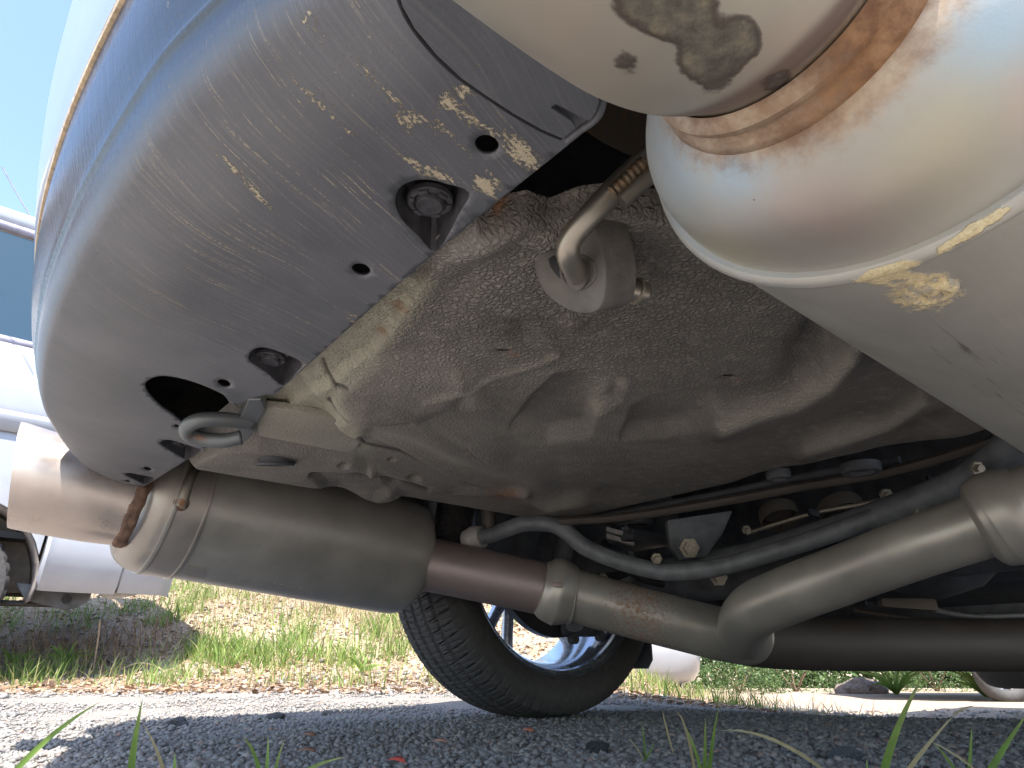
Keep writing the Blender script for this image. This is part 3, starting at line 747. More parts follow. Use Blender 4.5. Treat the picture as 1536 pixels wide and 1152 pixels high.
lathe('seam', [(-.004, .1150), (-.0045, .1180), (-.003, .1200), (0, .1212), (.003, .1205), (.0045, .1188), (.006, .1172)], nm(0), ax, SHELL, NM, 160)
sh = lathe('muffler_shell', [(.005, .1172)] + [(.01 + i * .012, .1172) for i in range(42)] + [(.53, .112), (.55, .09), (.56, .04)], nm(0), ax, SHELL, NM, 180)
# lapped sheet edge along the shell
neck = lathe('neck_weld', [(-.063, .0585), (-.066, .0590), (-.069, .0580), (-.071, .0552), (-.0725, .0548), (-.0745, .0565), (-.0775, .0568), (-.080, .055), (-.082, .052)], nm(0), ax, HEAT, NM, 160)
tp = [(-.075, .050), (-.080, .0505), (-.085, .052), (-.092, .0565), (-.102, .061), (-.115, .0645), (-.13, .0665), (-.16, .0675), (-.20, .067), (-.265, .065), (-.30, .065), (-.302, .0635), (-.300, .062), (-.20, .064), (-.12, .060), (-.09, .05)]
tpo = lathe('tip', [(p.x, p.y) for p in crom([Vector((a, r, 0)) for a, r in tp], 5)], nm(0) , ax, HEAT, NM, 180)
for o in (capo, tpo, neck): droop(o)
for o in (capo, tpo, neck, sh):
    PP = pts_of(o); uu, vv2 = projn(PP); rel = (PP - np.array(nm(0))) @ np.array(ax)
    rustv = np.exp(-((rel + .072) / .012) ** 2) * 1.0
    rustv = rustv * (.65 + .35 * smooth(1100, 1350, uu))
    if o is neck: rustv = np.full(len(PP), .62) + .35 * smooth(1150, 1350, uu)
    if o is sh: rustv = blobs(PP, [(1480, 450, 60, 3, -20, .3), (1520, 560, 60, 4, 30, .35), (1350, 480, 70, 4, -15, .25)])
    attr(o, 'rust', rustv)
    attr(o, 'burn', np.exp(-((rel + .092) / .010) ** 2) * 1.0 + np.exp(-((rel + .054) / .007) ** 2) * .25 if o is not sh else blobs(PP, [(1450, 540, 90, 30, 35, 1), (1510, 600, 60, 20, 35, .8)]))
    attr(o, 'blue', blobs(PP, [(1110, 265, 50, 50, 0, .85), (1500, 60, 90, 70, -40, .8), (1030, 230, 40, 90, 0, .5)]))
    attr(o, 'pink', blobs(PP, [(1240, 320, 110, 60, 0, .75), (1180, 60, 140, 40, -30, .6), (850, 60, 130, 90, 30, .55), (1530, 150, 30, 60, 0, .6)]))
    attr(o, 'gold', np.full(len(PP), .25) if o is tpo else blobs(PP, [(1090, 380, 70, 30, 20, .7), (1420, 200, 70, 120, 40, .6), (950, 110, 100, 25, 30, .3)]))
    attr(o, 'stain', blobs(PP, [(1000, 10, 85, 60, 25, 1.0), (1065, 80, 65, 52, 20, 1.0), (1110, 60, 38, 42, 0, .9), (940, 85, 40, 34, 30, .5), (1160, 120, 50, 30, 0, .52), (960, -30, 90, 45, 20, .95)]) if o is tpo else np.zeros(len(PP)))
    ml = blobs(PP, [(1390, 437, 95, 45, -10, .56), (1400, 437, 24, 14, -10, .6), (1330, 408, 55, 9, -15, .95), (1440, 355, 60, 5, -32, .8), (1500, 310, 40, 4, -35, .6), (1200, 438, 60, 3, 0, .45)]) if o is not tpo else np.zeros(len(PP))
    attr(o, 'mud', ml)
o = [q for q in C.objects if q.name.startswith('seam')][0]; PP = pts_of(o)
attr(o, 'mud', blobs(PP, [(1330, 410, 60, 14, -15, .9), (1460, 345, 90, 12, -32, .75), (1200, 438, 80, 10, 0, .45)])); attr(o, 'rust', blobs(PP, [(1150, 435, 150, 30, 10, .35)])); attr(o, 'burn', np.zeros(len(PP)))
# drain boss on the shell
def on_shell(u_, v_, r_=.1172):
    rr_ = ray(u_, v_).normalized(); O = Vector((0, 0, CAMZ)); c0 = nm(0); best = None
    for i in range(1, 1600):
        p = O + rr_ * (i * .0005); q = p - c0; d_ = (q - ax * q.dot(ax))
        if d_.length < r_: return p, d_.normalized()
    return p, d_.normalized()
p, nn_ = on_shell(1396, 436)
bo = lathe('drain_boss', [(-.002, .0115), (.0015, .0105), (.003, .009), (.0034, .0072), (.0022, .0055), (.0012, .004), (.0022, .0018), (.0024, .0001)], p, nn_, SHELL, NM, 32)
attr(bo, 'mud', [.45] * len(bo.data.vertices)); attr(bo, 'rust', [.2] * len(bo.data.vertices)); attr(bo, 'burn', [0.] * len(bo.data.vertices))

# ------------------------------------------------------------ far muffler
A0 = US(240, 752, 1.13 * 1.17); A1 = US(605, 834, 1.40 * 1.17); fax = (A1 - A0).normalized(); FLn = (A1 - A0).length
FM = bpy.data.objects.new('muffler', None); C.objects.link(FM); FM.parent = car; FM['label'] = 'far muffler with wide slash cut tip'
def fa(a): return A0 + fax * a
KM = lambda L_: [(x_ * 1.17, y_ * 1.17) for x_, y_ in L_]
lathe('end_cap', KM([(p.x, p.y) for p in crom([Vector((a, r, 0)) for a, r in [(-.050, .050), (-.049, .074), (-.044, .092), (-.034, .1055), (-.018, .1145), (-.002, .118)]], 4)]), fa(0), fax, BAND, FM, 96)
lathe('seam', KM([(-.003, .1175), (-.003, .1205), (.001, .1215), (.004, .1205), (.005, .118)]), fa(0), fax, FAR_MUF, FM, 96)
lathe('band', KM([(.004, .1175), (.005, .1193), (.045, .1193), (.0455, .1210), (.048, .1215), (.0505, .1205), (.051, .1175)]), fa(0), fax, BAND, FM, 96)
G_ = FLn / 1.17
lathe('muffler_shell', KM([(.05, .1175), (.30, .1178), (G_ - .03, .1175), (G_ - .008, .1165), (G_ + .004, .112), (G_ + .010, .104), (G_ + .012, .09), (G_ + .006, .03)]), fa(0), fax, FAR_MUF, FM, 96, 60)
# raised badge plate on the shell and embossed strip
def on_far(u_, v_, s_=.9):
    O = Vector((0, 0, CAMZ)); r_ = ray(u_, v_).normalized()
    for i in range(1, 2600):
        p = O + r_ * (.6 + i * .0006); q = p - A0; d_ = q - fax * q.dot(fax)
        if d_.length < .1377: return p, d_.normalized()
    return p, d_.normalized()
def patch(name, pl, th, m, parent):
    O = [on_far(a, b) for a, b in pl]; V = [p + n_ * .0002 for p, n_ in O] + [p + n_ * th for p, n_ in O]; n_ = len(pl)
    Fc = [tuple(range(n_, 2 * n_))] + [(i, (i + 1) % n_, n_ + (i + 1) % n_, n_ + i) for i in range(n_)]
    return fix(mk(name, V, Fc, m, parent, False))
patch('stamped_plate', [(280, 848), (310, 854), (306, 866), (276, 860)], .0022, BAND, FM)
# embossed illegible stamp: a row of tiny raised characters
for i in range(18):
    uq = 358 + i * 7.6; vq = 866 + i * 1.25
    sh_ = i % 4
    if sh_ == 0: pl = [(uq, vq), (uq + 4.6, vq + .7), (uq + 4.3, vq + 3), (uq + 1.6, vq + 3), (uq + 1.4, vq + 8), (uq - .4, vq + 8)]
    elif sh_ == 1: pl = [(uq, vq), (uq + 5, vq + .7), (uq + 4.4, vq + 8.4), (uq - .4, vq + 7.8)]
    elif sh_ == 2: pl = [(uq, vq), (uq + 1.8, vq + .2), (uq + 1.6, vq + 5), (uq + 4.6, vq + 5.6), (uq + 4.4, vq + 8.4), (uq - .4, vq + 7.8)]
    else: pl = [(uq, vq), (uq + 2, vq), (uq + 1.6, vq + 8), (uq - .4, vq + 8)]
    patch('stamped_mark', pl, .0012, FAR_MUF, FM)
# neck and tip
T0 = US(197, 757, 1.06 * 1.17); T1 = US(22, 711, .99 * 1.17); tax = (T1 - T0).normalized(); TL = (T1 - T0).length
lathe('neck_weld', KM([(-.016, .0630), (-.013, .0655), (-.0095, .0672), (-.006, .0668), (-.003, .0676), (0, .0674), (.002, .0668), (.004, .0655)]), T0, tax, RUSTW, FM, 64)
wn_ = C.objects[[q.name for q in C.objects if q.name.startswith('neck_weld')][-1]]
for vx in wn_.data.vertices:
    q_ = vx.co - T0; rd = q_ - tax * q_.dot(tax)
    vx.co += rd.normalized() * (.0022 * noise.noise(vx.co * 90) + .0012 * noise.noise(vx.co * 240)) + tax * .003 * noise.noise(vx.co * 60)
# slash-cut tip: end leans
V = []; Fc = []; n = 96; s = tax.cross(Vector((0, 0, 1))).normalized(); q = tax.cross(s); 
pro = [(a_, r_ * 1.17) for a_, r_ in [(-.005, .0655), (.01, .066), (.03, .0675), (.06, .0700), (.10, .0722), (.14, .0742), (TL - .006, .0755), (TL, .0748), (TL - .002, .0732), (TL * .6, .068), (.01, .064)]]
for a, r in pro:
    for k_ in range(n):
        t = 2 * math.pi * k_ / n; dz = (s * math.cos(t) + q * math.sin(t)); lean = dz.z * .026 * (a / TL)
        rj = r * (1 + (.010 * math.sin(9 * t) * math.exp(-((dz.z + 1) / .3) ** 2) if .02 < a < TL * .9 else 0))
        V.append(T0 + tax * (a + lean) + dz * rj)
for i in range(len(pro) - 1):
    for k_ in range(n): k2 = (k_ + 1) % n; Fc.append((i * n + k_, i * n + k2, (i + 1) * n + k2, (i + 1) * n + k_))
o = fix(mk('tip', V, Fc, TIPM, FM, True, 45)); PP = pts_of(o)
attr(o, 'rust', blobs(PP, [(190, 780, 16, 50, 15, .5), (30, 785, 20, 8, 10, .55), (110, 795, 60, 8, 8, .4)]))
# hanger rod with its weld
o = tube('hanger_rod', [US(305, 660, 1.32), US(293, 700, 1.25), US(284, 720, 1.215), US(274, 752, 1.195), US(270, 760, 1.19)], .0095, ROD, FM, 14)
attr(o, 'rust', blobs(pts_of(o), [(272, 755, 14, 14, 0, .6)]))
p, nn_ = on_far(272, 755); lathe('weld_bead', [(-.004, .015), (.002, .014), (.005, .011), (.006, .006), (.006, .0001)], p, nn_, RUSTW, FM, 24)

# ------------------------------------------------------------ pipes
o = tube('far_pipe', [US(600, 838, 1.60), US(700, 858, 1.57), US(832, 886, 1.52)], [.062, .061, .058], PIPE2, car, 40)
attr(o, 'rust', blobs(pts_of(o), [(790, 880, 20, 40, 0, .25)]))
o = tube('pipe_joint', [US(812, 881, 1.50), US(822, 884, 1.50), US(836, 887, 1.50), US(852, 891, 1.50), US(860, 893, 1.50)], [.058, .068, .074, .066, .060], PIPE, car, 40, 5)
tube('joint_lip', [US(855, 892, 1.50), US(858, 892.6, 1.5), US(861, 893, 1.50)], [.0605, .0635, .0605], PIPE, car, 40, 3)
o = tube('far_pipe', [US(846, 889, 1.50), US(930, 912, 1.50), US(1010, 933, 1.50), US(1100, 954, 1.50), US(1180, 961, 1.56)], .0575, PIPE, car, 40)
PP = pts_of(o); uu, vv2 = projn(PP); attr(o, 'rust', .2 + .26 * np.exp(-((uu - 960) / 80) ** 2))
# small locating tab
box('joint_tab', US(836, 877, 1.425), (.022, 0, -.002), (0, .004, 0), (0, 0, .010), PIPE2, car, .002)
lathe('joint_stud', [(-.01, .0001), (-.01, .014), (.004, .014), (.004, .019), (.009, .019), (.009, .0001)], US(862, 935, 1.50), (0, -.6, -1), ARM, car, 24)
# near branch: comes towards the camera on the right
o = tube('near_pipe', [US(1150, 958, 1.62), US(1116, 950, 1.44), US(1128, 918, 1.30), US(1180, 893, 1.22), US(1260, 863, 1.14), US(1370, 822, 1.03), US(1450, 795, .98), US(1500, 778, .95)], [.045, .052, .0505, .050, .048, .046, .046, .046], PIPE, car, 44)
PP = pts_of(o); uu, vv2 = projn(PP); attr(o, 'rust', .12 + .1 * np.exp(-((uu - 1300) / 90) ** 2))
tube('near_joint', [US(1466, 790, .965), US(1478, 786, .96), US(1500, 778, .95), US(1528, 768, .935), US(1550, 760, .925)], [.046, .062, .067, .066, .058], PIPE, car, 44, 5)
tube('near_pipe', [US(1530, 767, .93), US(1600, 742, .90), US(1720, 700, .85)], .056, PIPE, car, 40)
# centre pipe going forward
o = tube('centre_pipe', [US(1060, 946, 1.51), US(1130, 959, 1.52), US(1230, 965, 1.56), US(1400, 967, 1.66), US(1600, 968, 1.75), US(1900, 970, 1.95)], [.054, .0585, .0590, .061, .065, .071], steel('dark_pipe', (.10, .082, .072), .62, .5, .3), car, 40)
attr(o, 'rust', blobs(pts_of(o), [(1250, 960, 30, 20, 0, .2), (1470, 960, 80, 15, 0, .3)]))
tube('joint_lip', [US(1214, 964, 1.57), US(1220, 964, 1.57), US(1226, 964, 1.57)], [.0585, .062, .0585], PIPE2, car, 36, 2)
# rubber hanger and its rods
HG = bpy.data.objects.new('exhaust_hanger', None); C.objects.link(HG); HG.parent = car
hd = US(952, 398, .585) - US(868, 400, .545)             # the way it is thick
hc = US(852, 395, .54)
e1 = (US(880, 470, .54) - US(840, 305, .56)); e1n = e1.normalized(); hdn = hd.normalized(); e1n = (e1n - hdn * e1n.dot(hdn)).normalized(); e2 = hdn.cross(e1n)
def oval(c, ra, rb, rc, n=40):
    out = []
    for i in range(n):
        t = 2 * math.pi * i / n; rad = ra if math.cos(t) > 0 else rb
        out.append(c + e1n * rad * math.cos(t) + e2 * rc * math.sin(t) * (1 - .12 * max(0, -math.cos(t)) - .05 * math.cos(t)))
    return out
def onface(u_, v_, off=-.0008):
    r_ = ray(u_, v_); O = Vector((0, 0, CAMZ)); t = (hc - O).dot(hdn) / r_.dot(hdn); return O + r_ * t + hdn * off
ol = [(801, 398), (804, 372), (817, 350), (828, 328), (833, 303), (846, 293), (864, 294), (878, 306), (890, 335), (900, 365), (907, 400), (907, 435), (900, 460), (884, 470), (862, 468), (838, 457), (814, 434)]
prism('rubber_isolator', crom([onface(a, b, 0) for a, b in ol], 3, True), US(912, 392, .552) - US(866, 398, .54), RUBBER, HG, .007, 4)
prism('isolator_slot', [onface(a, b) for a, b in [(823, 388), (831, 383), (838, 392), (845, 404), (846, 413), (840, 418), (833, 410), (826, 400)]], hdn * .003, BLACK, HG, .0006)
tube('isolator_rim', [onface(868 + 26 * math.cos(t), 408 + 24 * math.sin(t), .0) for t in np.linspace(0, 2 * math.pi, 25)], .0016, RUBBER, HG, 8, 1)
rp = [US(1030, 190, .49), US(985, 225, .49), US(935, 270, .49), US(890, 318, .49), US(858, 356, .495), US(852, 380, .50), US(860, 402, .515), US(872, 412, .535), US(900, 415, .56)]
o = tube('hanger_rod', rp, .0090, ROD, HG, 18); attr(o, 'rust', blobs(pts_of(o), [(930, 265, 16, 16, 0, .45)]))
o = tube('hanger_rod', [US(1045, 205, .485), US(1000, 243, .485), US(960, 276, .485), US(931, 302, .485)], .0066, ROD, HG, 16); attr(o, 'rust', [.33] * len(o.data.vertices))
lathe('rod_collar', [(-.002, .0082), (-.0015, .0125), (.002, .0125), (.003, .0082)], US(866, 412, .53), hdn, RUBBER, HG, 24)
WELD = steel('weld', (.34, .27, .19), .5, .45)
wp = [US(916 + 52 * t, 290 - 49 * t, .4815) for t in np.linspace(0, 1, 25)]
o = tube('weld_bead', wp, [.0015] + [.0050 + .0005 * math.sin(i * 1.9) for i in range(1, 24)] + [.0015], WELD, HG, 14, 1); attr(o, 'rust', [.4] * len(o.data.vertices))
c = US(950, 440, .60); o = tube('isolator_stud', [US(920, 428, .56), US(954, 437, .565), US(968, 440, .568), US(973, 441, .569)], [.0075, .0095, .0095, .0055], ROD, HG, 18, 4)
tube('stud_flange', [US(953, 436.5, .565), US(957, 437.5, .566)], .0115, BOLT, HG, 18, 2)
# body-side bracket feeding the isolator: wrinkled tube behind
o = tube('bracket_tube', [US(722, 318, .53), US(765, 325, .535), US(800, 338, .54), US(826, 352, .545), US(832, 356, .548)], [.018, .018, .0185, .017, .010], SEAL, car, 24); sealed(o, 0, 1.0)
V = [US(a, b, .62) for a, b in [(835, 300), (850, 294), (868, 297), (880, 315), (878, 350), (845, 350), (832, 330)]]
prism('hanger_boss', V, hdn * .03, RUBBER, HG, .004)
# rusty bracket behind the muffler neck
o = prism('rusty_bracket', [US(a, b, .60) for a, b in [(898, 150), (1010, 150), (1010, 250), (940, 232), (905, 215), (876, 196)]], Vector((0, .01, .01)), RAIL, car, .002)
attr(o, 'rust', [.38] * len(o.data.vertices))

# ------------------------------------------------------------ axle, bars and other dark pieces
o = tube('stabiliser_bar', [US(u_, v_, s_) for u_, v_, s_ in [(712, 806, 1.62), (735, 803, 1.6), (765, 792, 1.56), (790, 785, 1.54), (830, 787, 1.52), (852, 800, 1.50), (880, 822, 1.48), (930, 842, 1.46), (990, 857, 1.44), (1040, 856, 1.42), (1090, 848, 1.40), (1180, 822, 1.36), (1280, 788, 1.30), (1400, 738, 1.22), (1500, 692, 1.15), (1620, 640, 1.08)]], .0185, ARM, car, 20)
tube('bar_bushing', [US(700, 812, 1.63), US(712, 808, 1.62), US(724, 805, 1.61)], [.026, .032, .026], BUSH, car, 24, 3)
tube('drop_link', [US(735, 800, 1.64), US(733, 770, 1.66), US(730, 730, 1.7)], .018, RAIL, car, 16)
o = tube('brown_rail', [US(840, 782, 1.50), US(930, 776, 1.46), US(1060, 756, 1.40), US(1200, 730, 1.32), US(1330, 708, 1.22), US(1460, 672, 1.12), US(1600, 620, 1.02)], .016, RAIL, car, 6, 6, True, .6); attr(o, 'rust', [.2] * len(o.data.vertices))
tube('thin_rail', [US(900, 776, 1.52), US(1060, 745, 1.44), US(1200, 716, 1.36), US(1350, 690, 1.24)], .009, DARK, car, 8)
tube('lower_arm', [US(1540, 650, 1.05), US(1450, 720, 1.15), US(1340, 765, 1.26), US(1230, 800, 1.40), US(1120, 830, 1.55), US(1000, 850, 1.72)], [.03, .028, .028, .026, .024, .022], ARM, car, 12)
prism('arm_bracket', [US(a, b, 1.60) for a, b in [(1000, 780), (1100, 765), (1085, 800), (1060, 835), (1020, 840), (1005, 820)]], Vector((0, .03, 0)), ARM, car, .006)
for (a, b, s_, r_) in [(1034, 822, 1.56, .024), (1390, 770, 1.20, .022), (1078, 866, 1.5, .020)]:
    lathe('bolt', [(.012, .0001), (.012, r_ * .62), (.002, r_ * .62), (.002, r_), (-.004, r_), (-.004, .0001)], US(a, b, s_), (0, -1, -.2), BOLT, car, 6, 30)
box('link_bracket', US(930, 810, 1.72), (.07, 0, -.02), (0, .02, 0), (0, 0, .012), BUSH, car, .002)
box('link_bracket', US(930, 800, 1.72), (.07, 0, -.02), (0, .02, 0), (0, 0, .012), BUSH, car, .002)
tube('axle_beam', [FL(1.45, .1, .34), FL(1.45, .7, .33), FL(1.42, 1.38, .32)], .05, DARK, car, 20)
tube('trailing_arm', [FL(1.40, 1.33, .31), FL(1.7, 1.28, .30), FL(2.1, 1.22, .30)], .04, DARK, car, 16)
lathe('differential', [(-.14, .0001), (-.13, .06), (-.08, .10), (0, .12), (.08, .10), (.15, .05), (.16, .0001)], FL(1.62, .55, .38), LAT, DARK, car, 32)
tube('driveshaft', [FL(1.5, .72, .35), FL(1.42, 1.36, .33)], .02, DARK, car, 12, 2)
box('spring_seat', FL(1.40, 1.18, .44), FWD * .16, LAT * .14, (0, 0, .03), DARK, car, .01)
# coil spring
sp_ = [FL(1.40 + .05 * math.cos(t), 1.18 + .05 * math.sin(t), .46 + t * .0055) for t in np.linspace(0, 12 * math.pi, 120)]
tube('coil_spring', sp_, .008, DARK, car, 8, 1)
tube('shock_absorber', [FL(1.22, 1.30, .26), FL(1.24, 1.27, .45), FL(1.26, 1.25, .66)], [.024, .024, .03], DARK, car, 16)
box('fuel_tank', FL(2.05, .45, .39), FWD * .55, LAT * .8, (0, 0, .20), simple('tank_plastic', (.045, .05, .055), .5), car, .05)
prism('subframe', [US(a, b, 1.95) for a, b in [(1140, 890), (1250, 900), (1400, 880), (1580, 870), (1580, 962), (1140, 958)]], Vector((0, .10, 0)), DARK, car, .02)
box('cross_brace', US(1320, 838, 1.75), (.5, .1, .01), (0, .05, 0), (0, 0, .04), RAIL, car, .006)
box('heat_shield', US(1300, 820, 1.45), (.22, .05, .03), (0, .03, 0), (0, 0, .06), ARM, car, .01)
tube('brake_line', [US(1300, 905, 1.75), US(1350, 900, 1.75), US(1400, 915, 1.75), US(1470, 925, 1.75), US(1600, 920, 1.8)], .008, ARM, car, 8)
tube('fuel_line', [US(1280, 915, 1.8), US(1340, 925, 1.8), US(1420, 935, 1.8), US(1600, 938, 1.8)], .007, RAIL, car, 8)
tube('cable', [US(900, 880, 1.7), US(1000, 894, 1.7), US(1090, 897, 1.7), US(1140, 895, 1.7)], .004, BUSH, car, 8)
for (a, b, s_, r_) in [(1168, 772, 1.62, .045), (1262, 765, 1.55, .05)]:
    lathe('spring_cup', [(.0, .0001), (.0, r_ * .7), (-.012, r_ * .75), (-.014, r_), (.0, r_ * 1.05), (.02, r_)], US(a, b, s_), (0, -.5, -1), RAIL, car, 28)
prism('damper_bracket', [US(a, b, 1.62) for a, b in [(1195, 790), (1290, 775), (1300, 800), (1286, 838), (1240, 862), (1200, 850)]], Vector((0, .03, 0)), ARM, car, .008)
tube('damper_bushing', [US(1205, 842, 1.56), US(1250, 832, 1.54)], .030, simple('worn_bushing', (.13, .09, .08), .8), car, 20, 2)
for q_, (a, b, s_, r_) in enumerate([(1222, 838, 1.50, .013), (1120, 795, 1.55, .011), (1330, 742, 1.30, .012), (985, 838, 1.42, .012), (905, 868, 1.62, .013), (1466, 702, 1.08, .011)]):
    lathe('bolt', [(.010, .0001), (.010, r_ * .6), (.001, r_ * .62), (.001, r_), (-.006, r_), (-.006, .0001)], US(a, b, s_), (0, -1, -.4), BOLT, car, 6, 30)
tube('gap_blocker', [US(724, 735, 1.95), US(727, 840, 1.86)], .034, DARK, car, 18, 2)  # dark tube added to block a bright sliver of sky
tube('brake_hose', [US(905, 812, 1.75), US(935, 850, 1.68), US(975, 872, 1.66), US(1040, 880, 1.66), US(1085, 868, 1.68), US(1130, 840, 1.72)], .009, BLACK, car, 10)
tube('brake_line', [US(1120, 800, 1.6), US(1220, 770, 1.5), US(1330, 748, 1.4), US(1450, 700, 1.25), US(1560, 650, 1.1)], .005, BOLT, car, 8)
for (a, b, s_) in [(1220, 770, 1.5), (1400, 722, 1.31)]: box('line_clip', US(a, b, s_ - .01), (.022, 0, -.006), (0, .012, 0), (0, 0, .016), BLACK, car, .002)
prism('suspension_link', [US(a, b, 1.72) for a, b in [(870, 892), (1010, 838), (1110, 820), (1118, 836), (1020, 862), (890, 908)]], Vector((0, .03, 0)), ARM, car, .006)
box('gearbox_mount', US(1440, 840, 1.85), (.30, .05, -.02), (0, .08, 0), (0, 0, .09), ARM, car, .02)
box('exhaust_bracket', US(1360, 905, 1.70), (.14, 0, -.01), (0, .03, 0), (0, 0, .03), RAIL, car, .005)
prism('mud_flap', [FL(1.76, l, z_) for l, z_ in [(1.44, .36), (1.44, .15), (1.46, .125), (1.62, .125), (1.64, .15), (1.64, .36)]], FWD * .006, simple('flap_rubber', (.12, .14, .15), .6), car, .002)

# ------------------------------------------------------------ rear wheel (far side) and the rest
def tyre_mesh(name, parent_loc, detailed, parent, sgn=1):
    Rw, hw = .44, .135
    prof = []
    def add(l, r): prof.append((l, r))
    N = 56 if detailed else 14
    sw = [(.014, .330), (.006, .336), (.000, .350), (-.006, .372), (-.005, .395), (.003, .414), (.014, .426)]
    sw2 = crom([Vector((a, b, 0)) for a, b in sw], 4 if detailed else 1)
    prof = [(p.x, p.y, 0) for p in sw2]
    for i in range(1, N): 
        t = i / N; l = .014 + t * (2 * hw - .028); x = (t - .5) * 2
        prof.append((l, .4395 - .0135 * abs(x) ** 3.2, 1))
    prof += [(2 * hw - p.x, p.y, 0) for p in reversed(sw2)]
    n = 1300 if detailed else 64; th = np.linspace(0, 2 * math.pi, n, endpoint=False)
    pa = np.array(prof); Lc = pa[:, 0][:, None] * np.ones(n); Rr = pa[:, 1][:, None] * np.ones(n)
    if detailed:
        x = (Lc / (2 * hw) - .5) * 2; T = th[None, :] * np.ones_like(Lc)
        tr = pa[:, 2][:, None] > 0
        g1 = np.zeros_like(Lc)
        for cx_ in (-.52, -.17, .17, .52): g1 = np.maximum(g1, np.exp(-((x - cx_) / .045) ** 4))
        ph = (T * 88 / (2 * math.pi) + np.abs(x) * 1.3) % 1.0
        lat_ = ((ph < .13) & (np.abs(x) > .2)).astype(float)
        ph2 = (T * 176 / (2 * math.pi) - x * 1.1) % 1.0; sip = ((ph2 < .2)).astype(float) * .35
        dep_ = np.clip(np.maximum(np.maximum(g1, lat_), sip), 0, 1) * tr
        sh_ = (pa[:, 1][:, None] > .402) & (~tr); dep_ = np.maximum(dep_, ((ph < .2) * .4) * sh_)
        Rr = Rr - .0058 * dep_
    ct = parent_loc; X_ = np.array(FWD)[None, None, :]; Lv = np.array(LAT)[None, None, :] * sgn
    Pn = np.array(ct)[None, None, :] + X_ * (Rr * np.cos(th))[..., None] + np.array([0, 0, 1.])[None, None, :] * np.maximum(Rr * np.sin(th), -.4365)[..., None] + Lv * Lc[..., None]
    m_ = len(prof); idx = np.arange(m_ * n).reshape(m_, n); nx_ = np.roll(idx, -1, 1)
    Fq = np.stack([idx[:-1], nx_[:-1], nx_[1:], idx[1:]], -1).reshape(-1, 4)
    o = npmesh(name, Pn.reshape(-1, 3), Fq, BLACKR, parent, True); o.data.set_sharp_from_angle(angle=R(32)); return fix(o)
def wheel(ct, sgn, detailed, parent):
    W = bpy.data.objects.new('wheel', None); C.objects.link(W); W.parent = parent
    tyre_mesh('tyre', ct, detailed, W, sgn)
    ax_ = LAT * sgn
    K = lambda L_: [(x_ * 1.25, y_ * 1.525) for x_, y_ in L_]
    lathe('rim', K([(.010, .2165), (.006, .2190), (.008, .2200), (.014, .2185), (.018, .208), (.034, .204), (.050, .199), (.11, .195), (.17, .199), (.190, .204), (.198, .214), (.204, .219), (.207, .217), (.202, .209), (.194, .201), (.172, .196), (.11, .192), (.05, .196), (.034, .201), (.014, .2130), (.010, .2165)]), ct, ax_, RIM, W, 120 if detailed else 40, 30)
    lathe('rim_lip', K([(.009, .2165), (.004, .2200), (.008, .2215), (.016, .2190), (.019, .2085), (.030, .2045)]), ct, ax_, DARK, W, 120 if detailed else 40, 30)
    lathe('hub', K([(.13, .0001), (.13, .05), (.15, .062), (.175, .062), (.185, .045), (.187, .0001)]), ct, ax_, RIM, W, 32)
    for q_ in range(5):
        for e in (-1, 1):
            a = R(72 * q_ + 90 + 17) + e * .19; a2 = R(72 * q_ + 90 + 17) + e * .09
            d1 = FWD * math.cos(a2) + Vector((0, 0, 1)) * math.sin(a2); d2 = FWD * math.cos(a) + Vector((0, 0, 1)) * math.sin(a)
            tube('spoke', [ct + ax_ * .206 + d1 * .075, ct + ax_ * .212 + (d1 + d2) * .5 * .18, ct + ax_ * .210 + d2 * .303], [.024, .018, .020], RIM, W, 10, 4)
    return W
wc = FL(1.385, 1.432, .438)
W = wheel(wc, 1, True, car)
lathe('brake_disc', [(.03, .0001), (.03, .225), (.034, .232), (.06, .232), (.062, .20), (.062, .0001)], wc, LAT, simple('iron', (.05, .048, .05), .5, .5), W, 64)
prism('backing_plate', [wc + LAT * .022 + (FWD * math.cos(t) + Vector((0, 0, 1)) * math.sin(t)) * .305 for t in np.linspace(R(-12), R(205), 28)], LAT * .006, DARK, W, .002)
lathe('hub_carrier', [(-.03, .0001), (-.03, .08), (.0, .10), (.01, .15), (.028, .17), (.03, .0001)], wc, LAT, DARK, W, 28)
box('brake_caliper', wc + LAT * .05 + FWD * .09 - Vector((0, 0, .19)), FWD * .16, LAT * .08, (0, 0, .07), DARK, W, .01)
for a, b, r_ in [(.15, -.225, .014), (.04, -.235, .014)]:
    lathe('caliper_bolt', [(.0, .0001), (.0, r_), (-.02, r_), (-.02, .0001)], wc + LAT * .02 + FWD * a + Vector((0, 0, b)), LAT, DARK, W, 12)
for (f_, l_, sg) in [(FRONT_W, 1.60, -1), (1.379, -.03, -1), (FRONT_W, -.22, 1)]:
    if sg == -1 and l_ > 1: wheel(FL(f_, 1.432, .438), 1, False, car)
    else: wheel(FL(f_, -.032, .438), -1, False, car)
reparent()

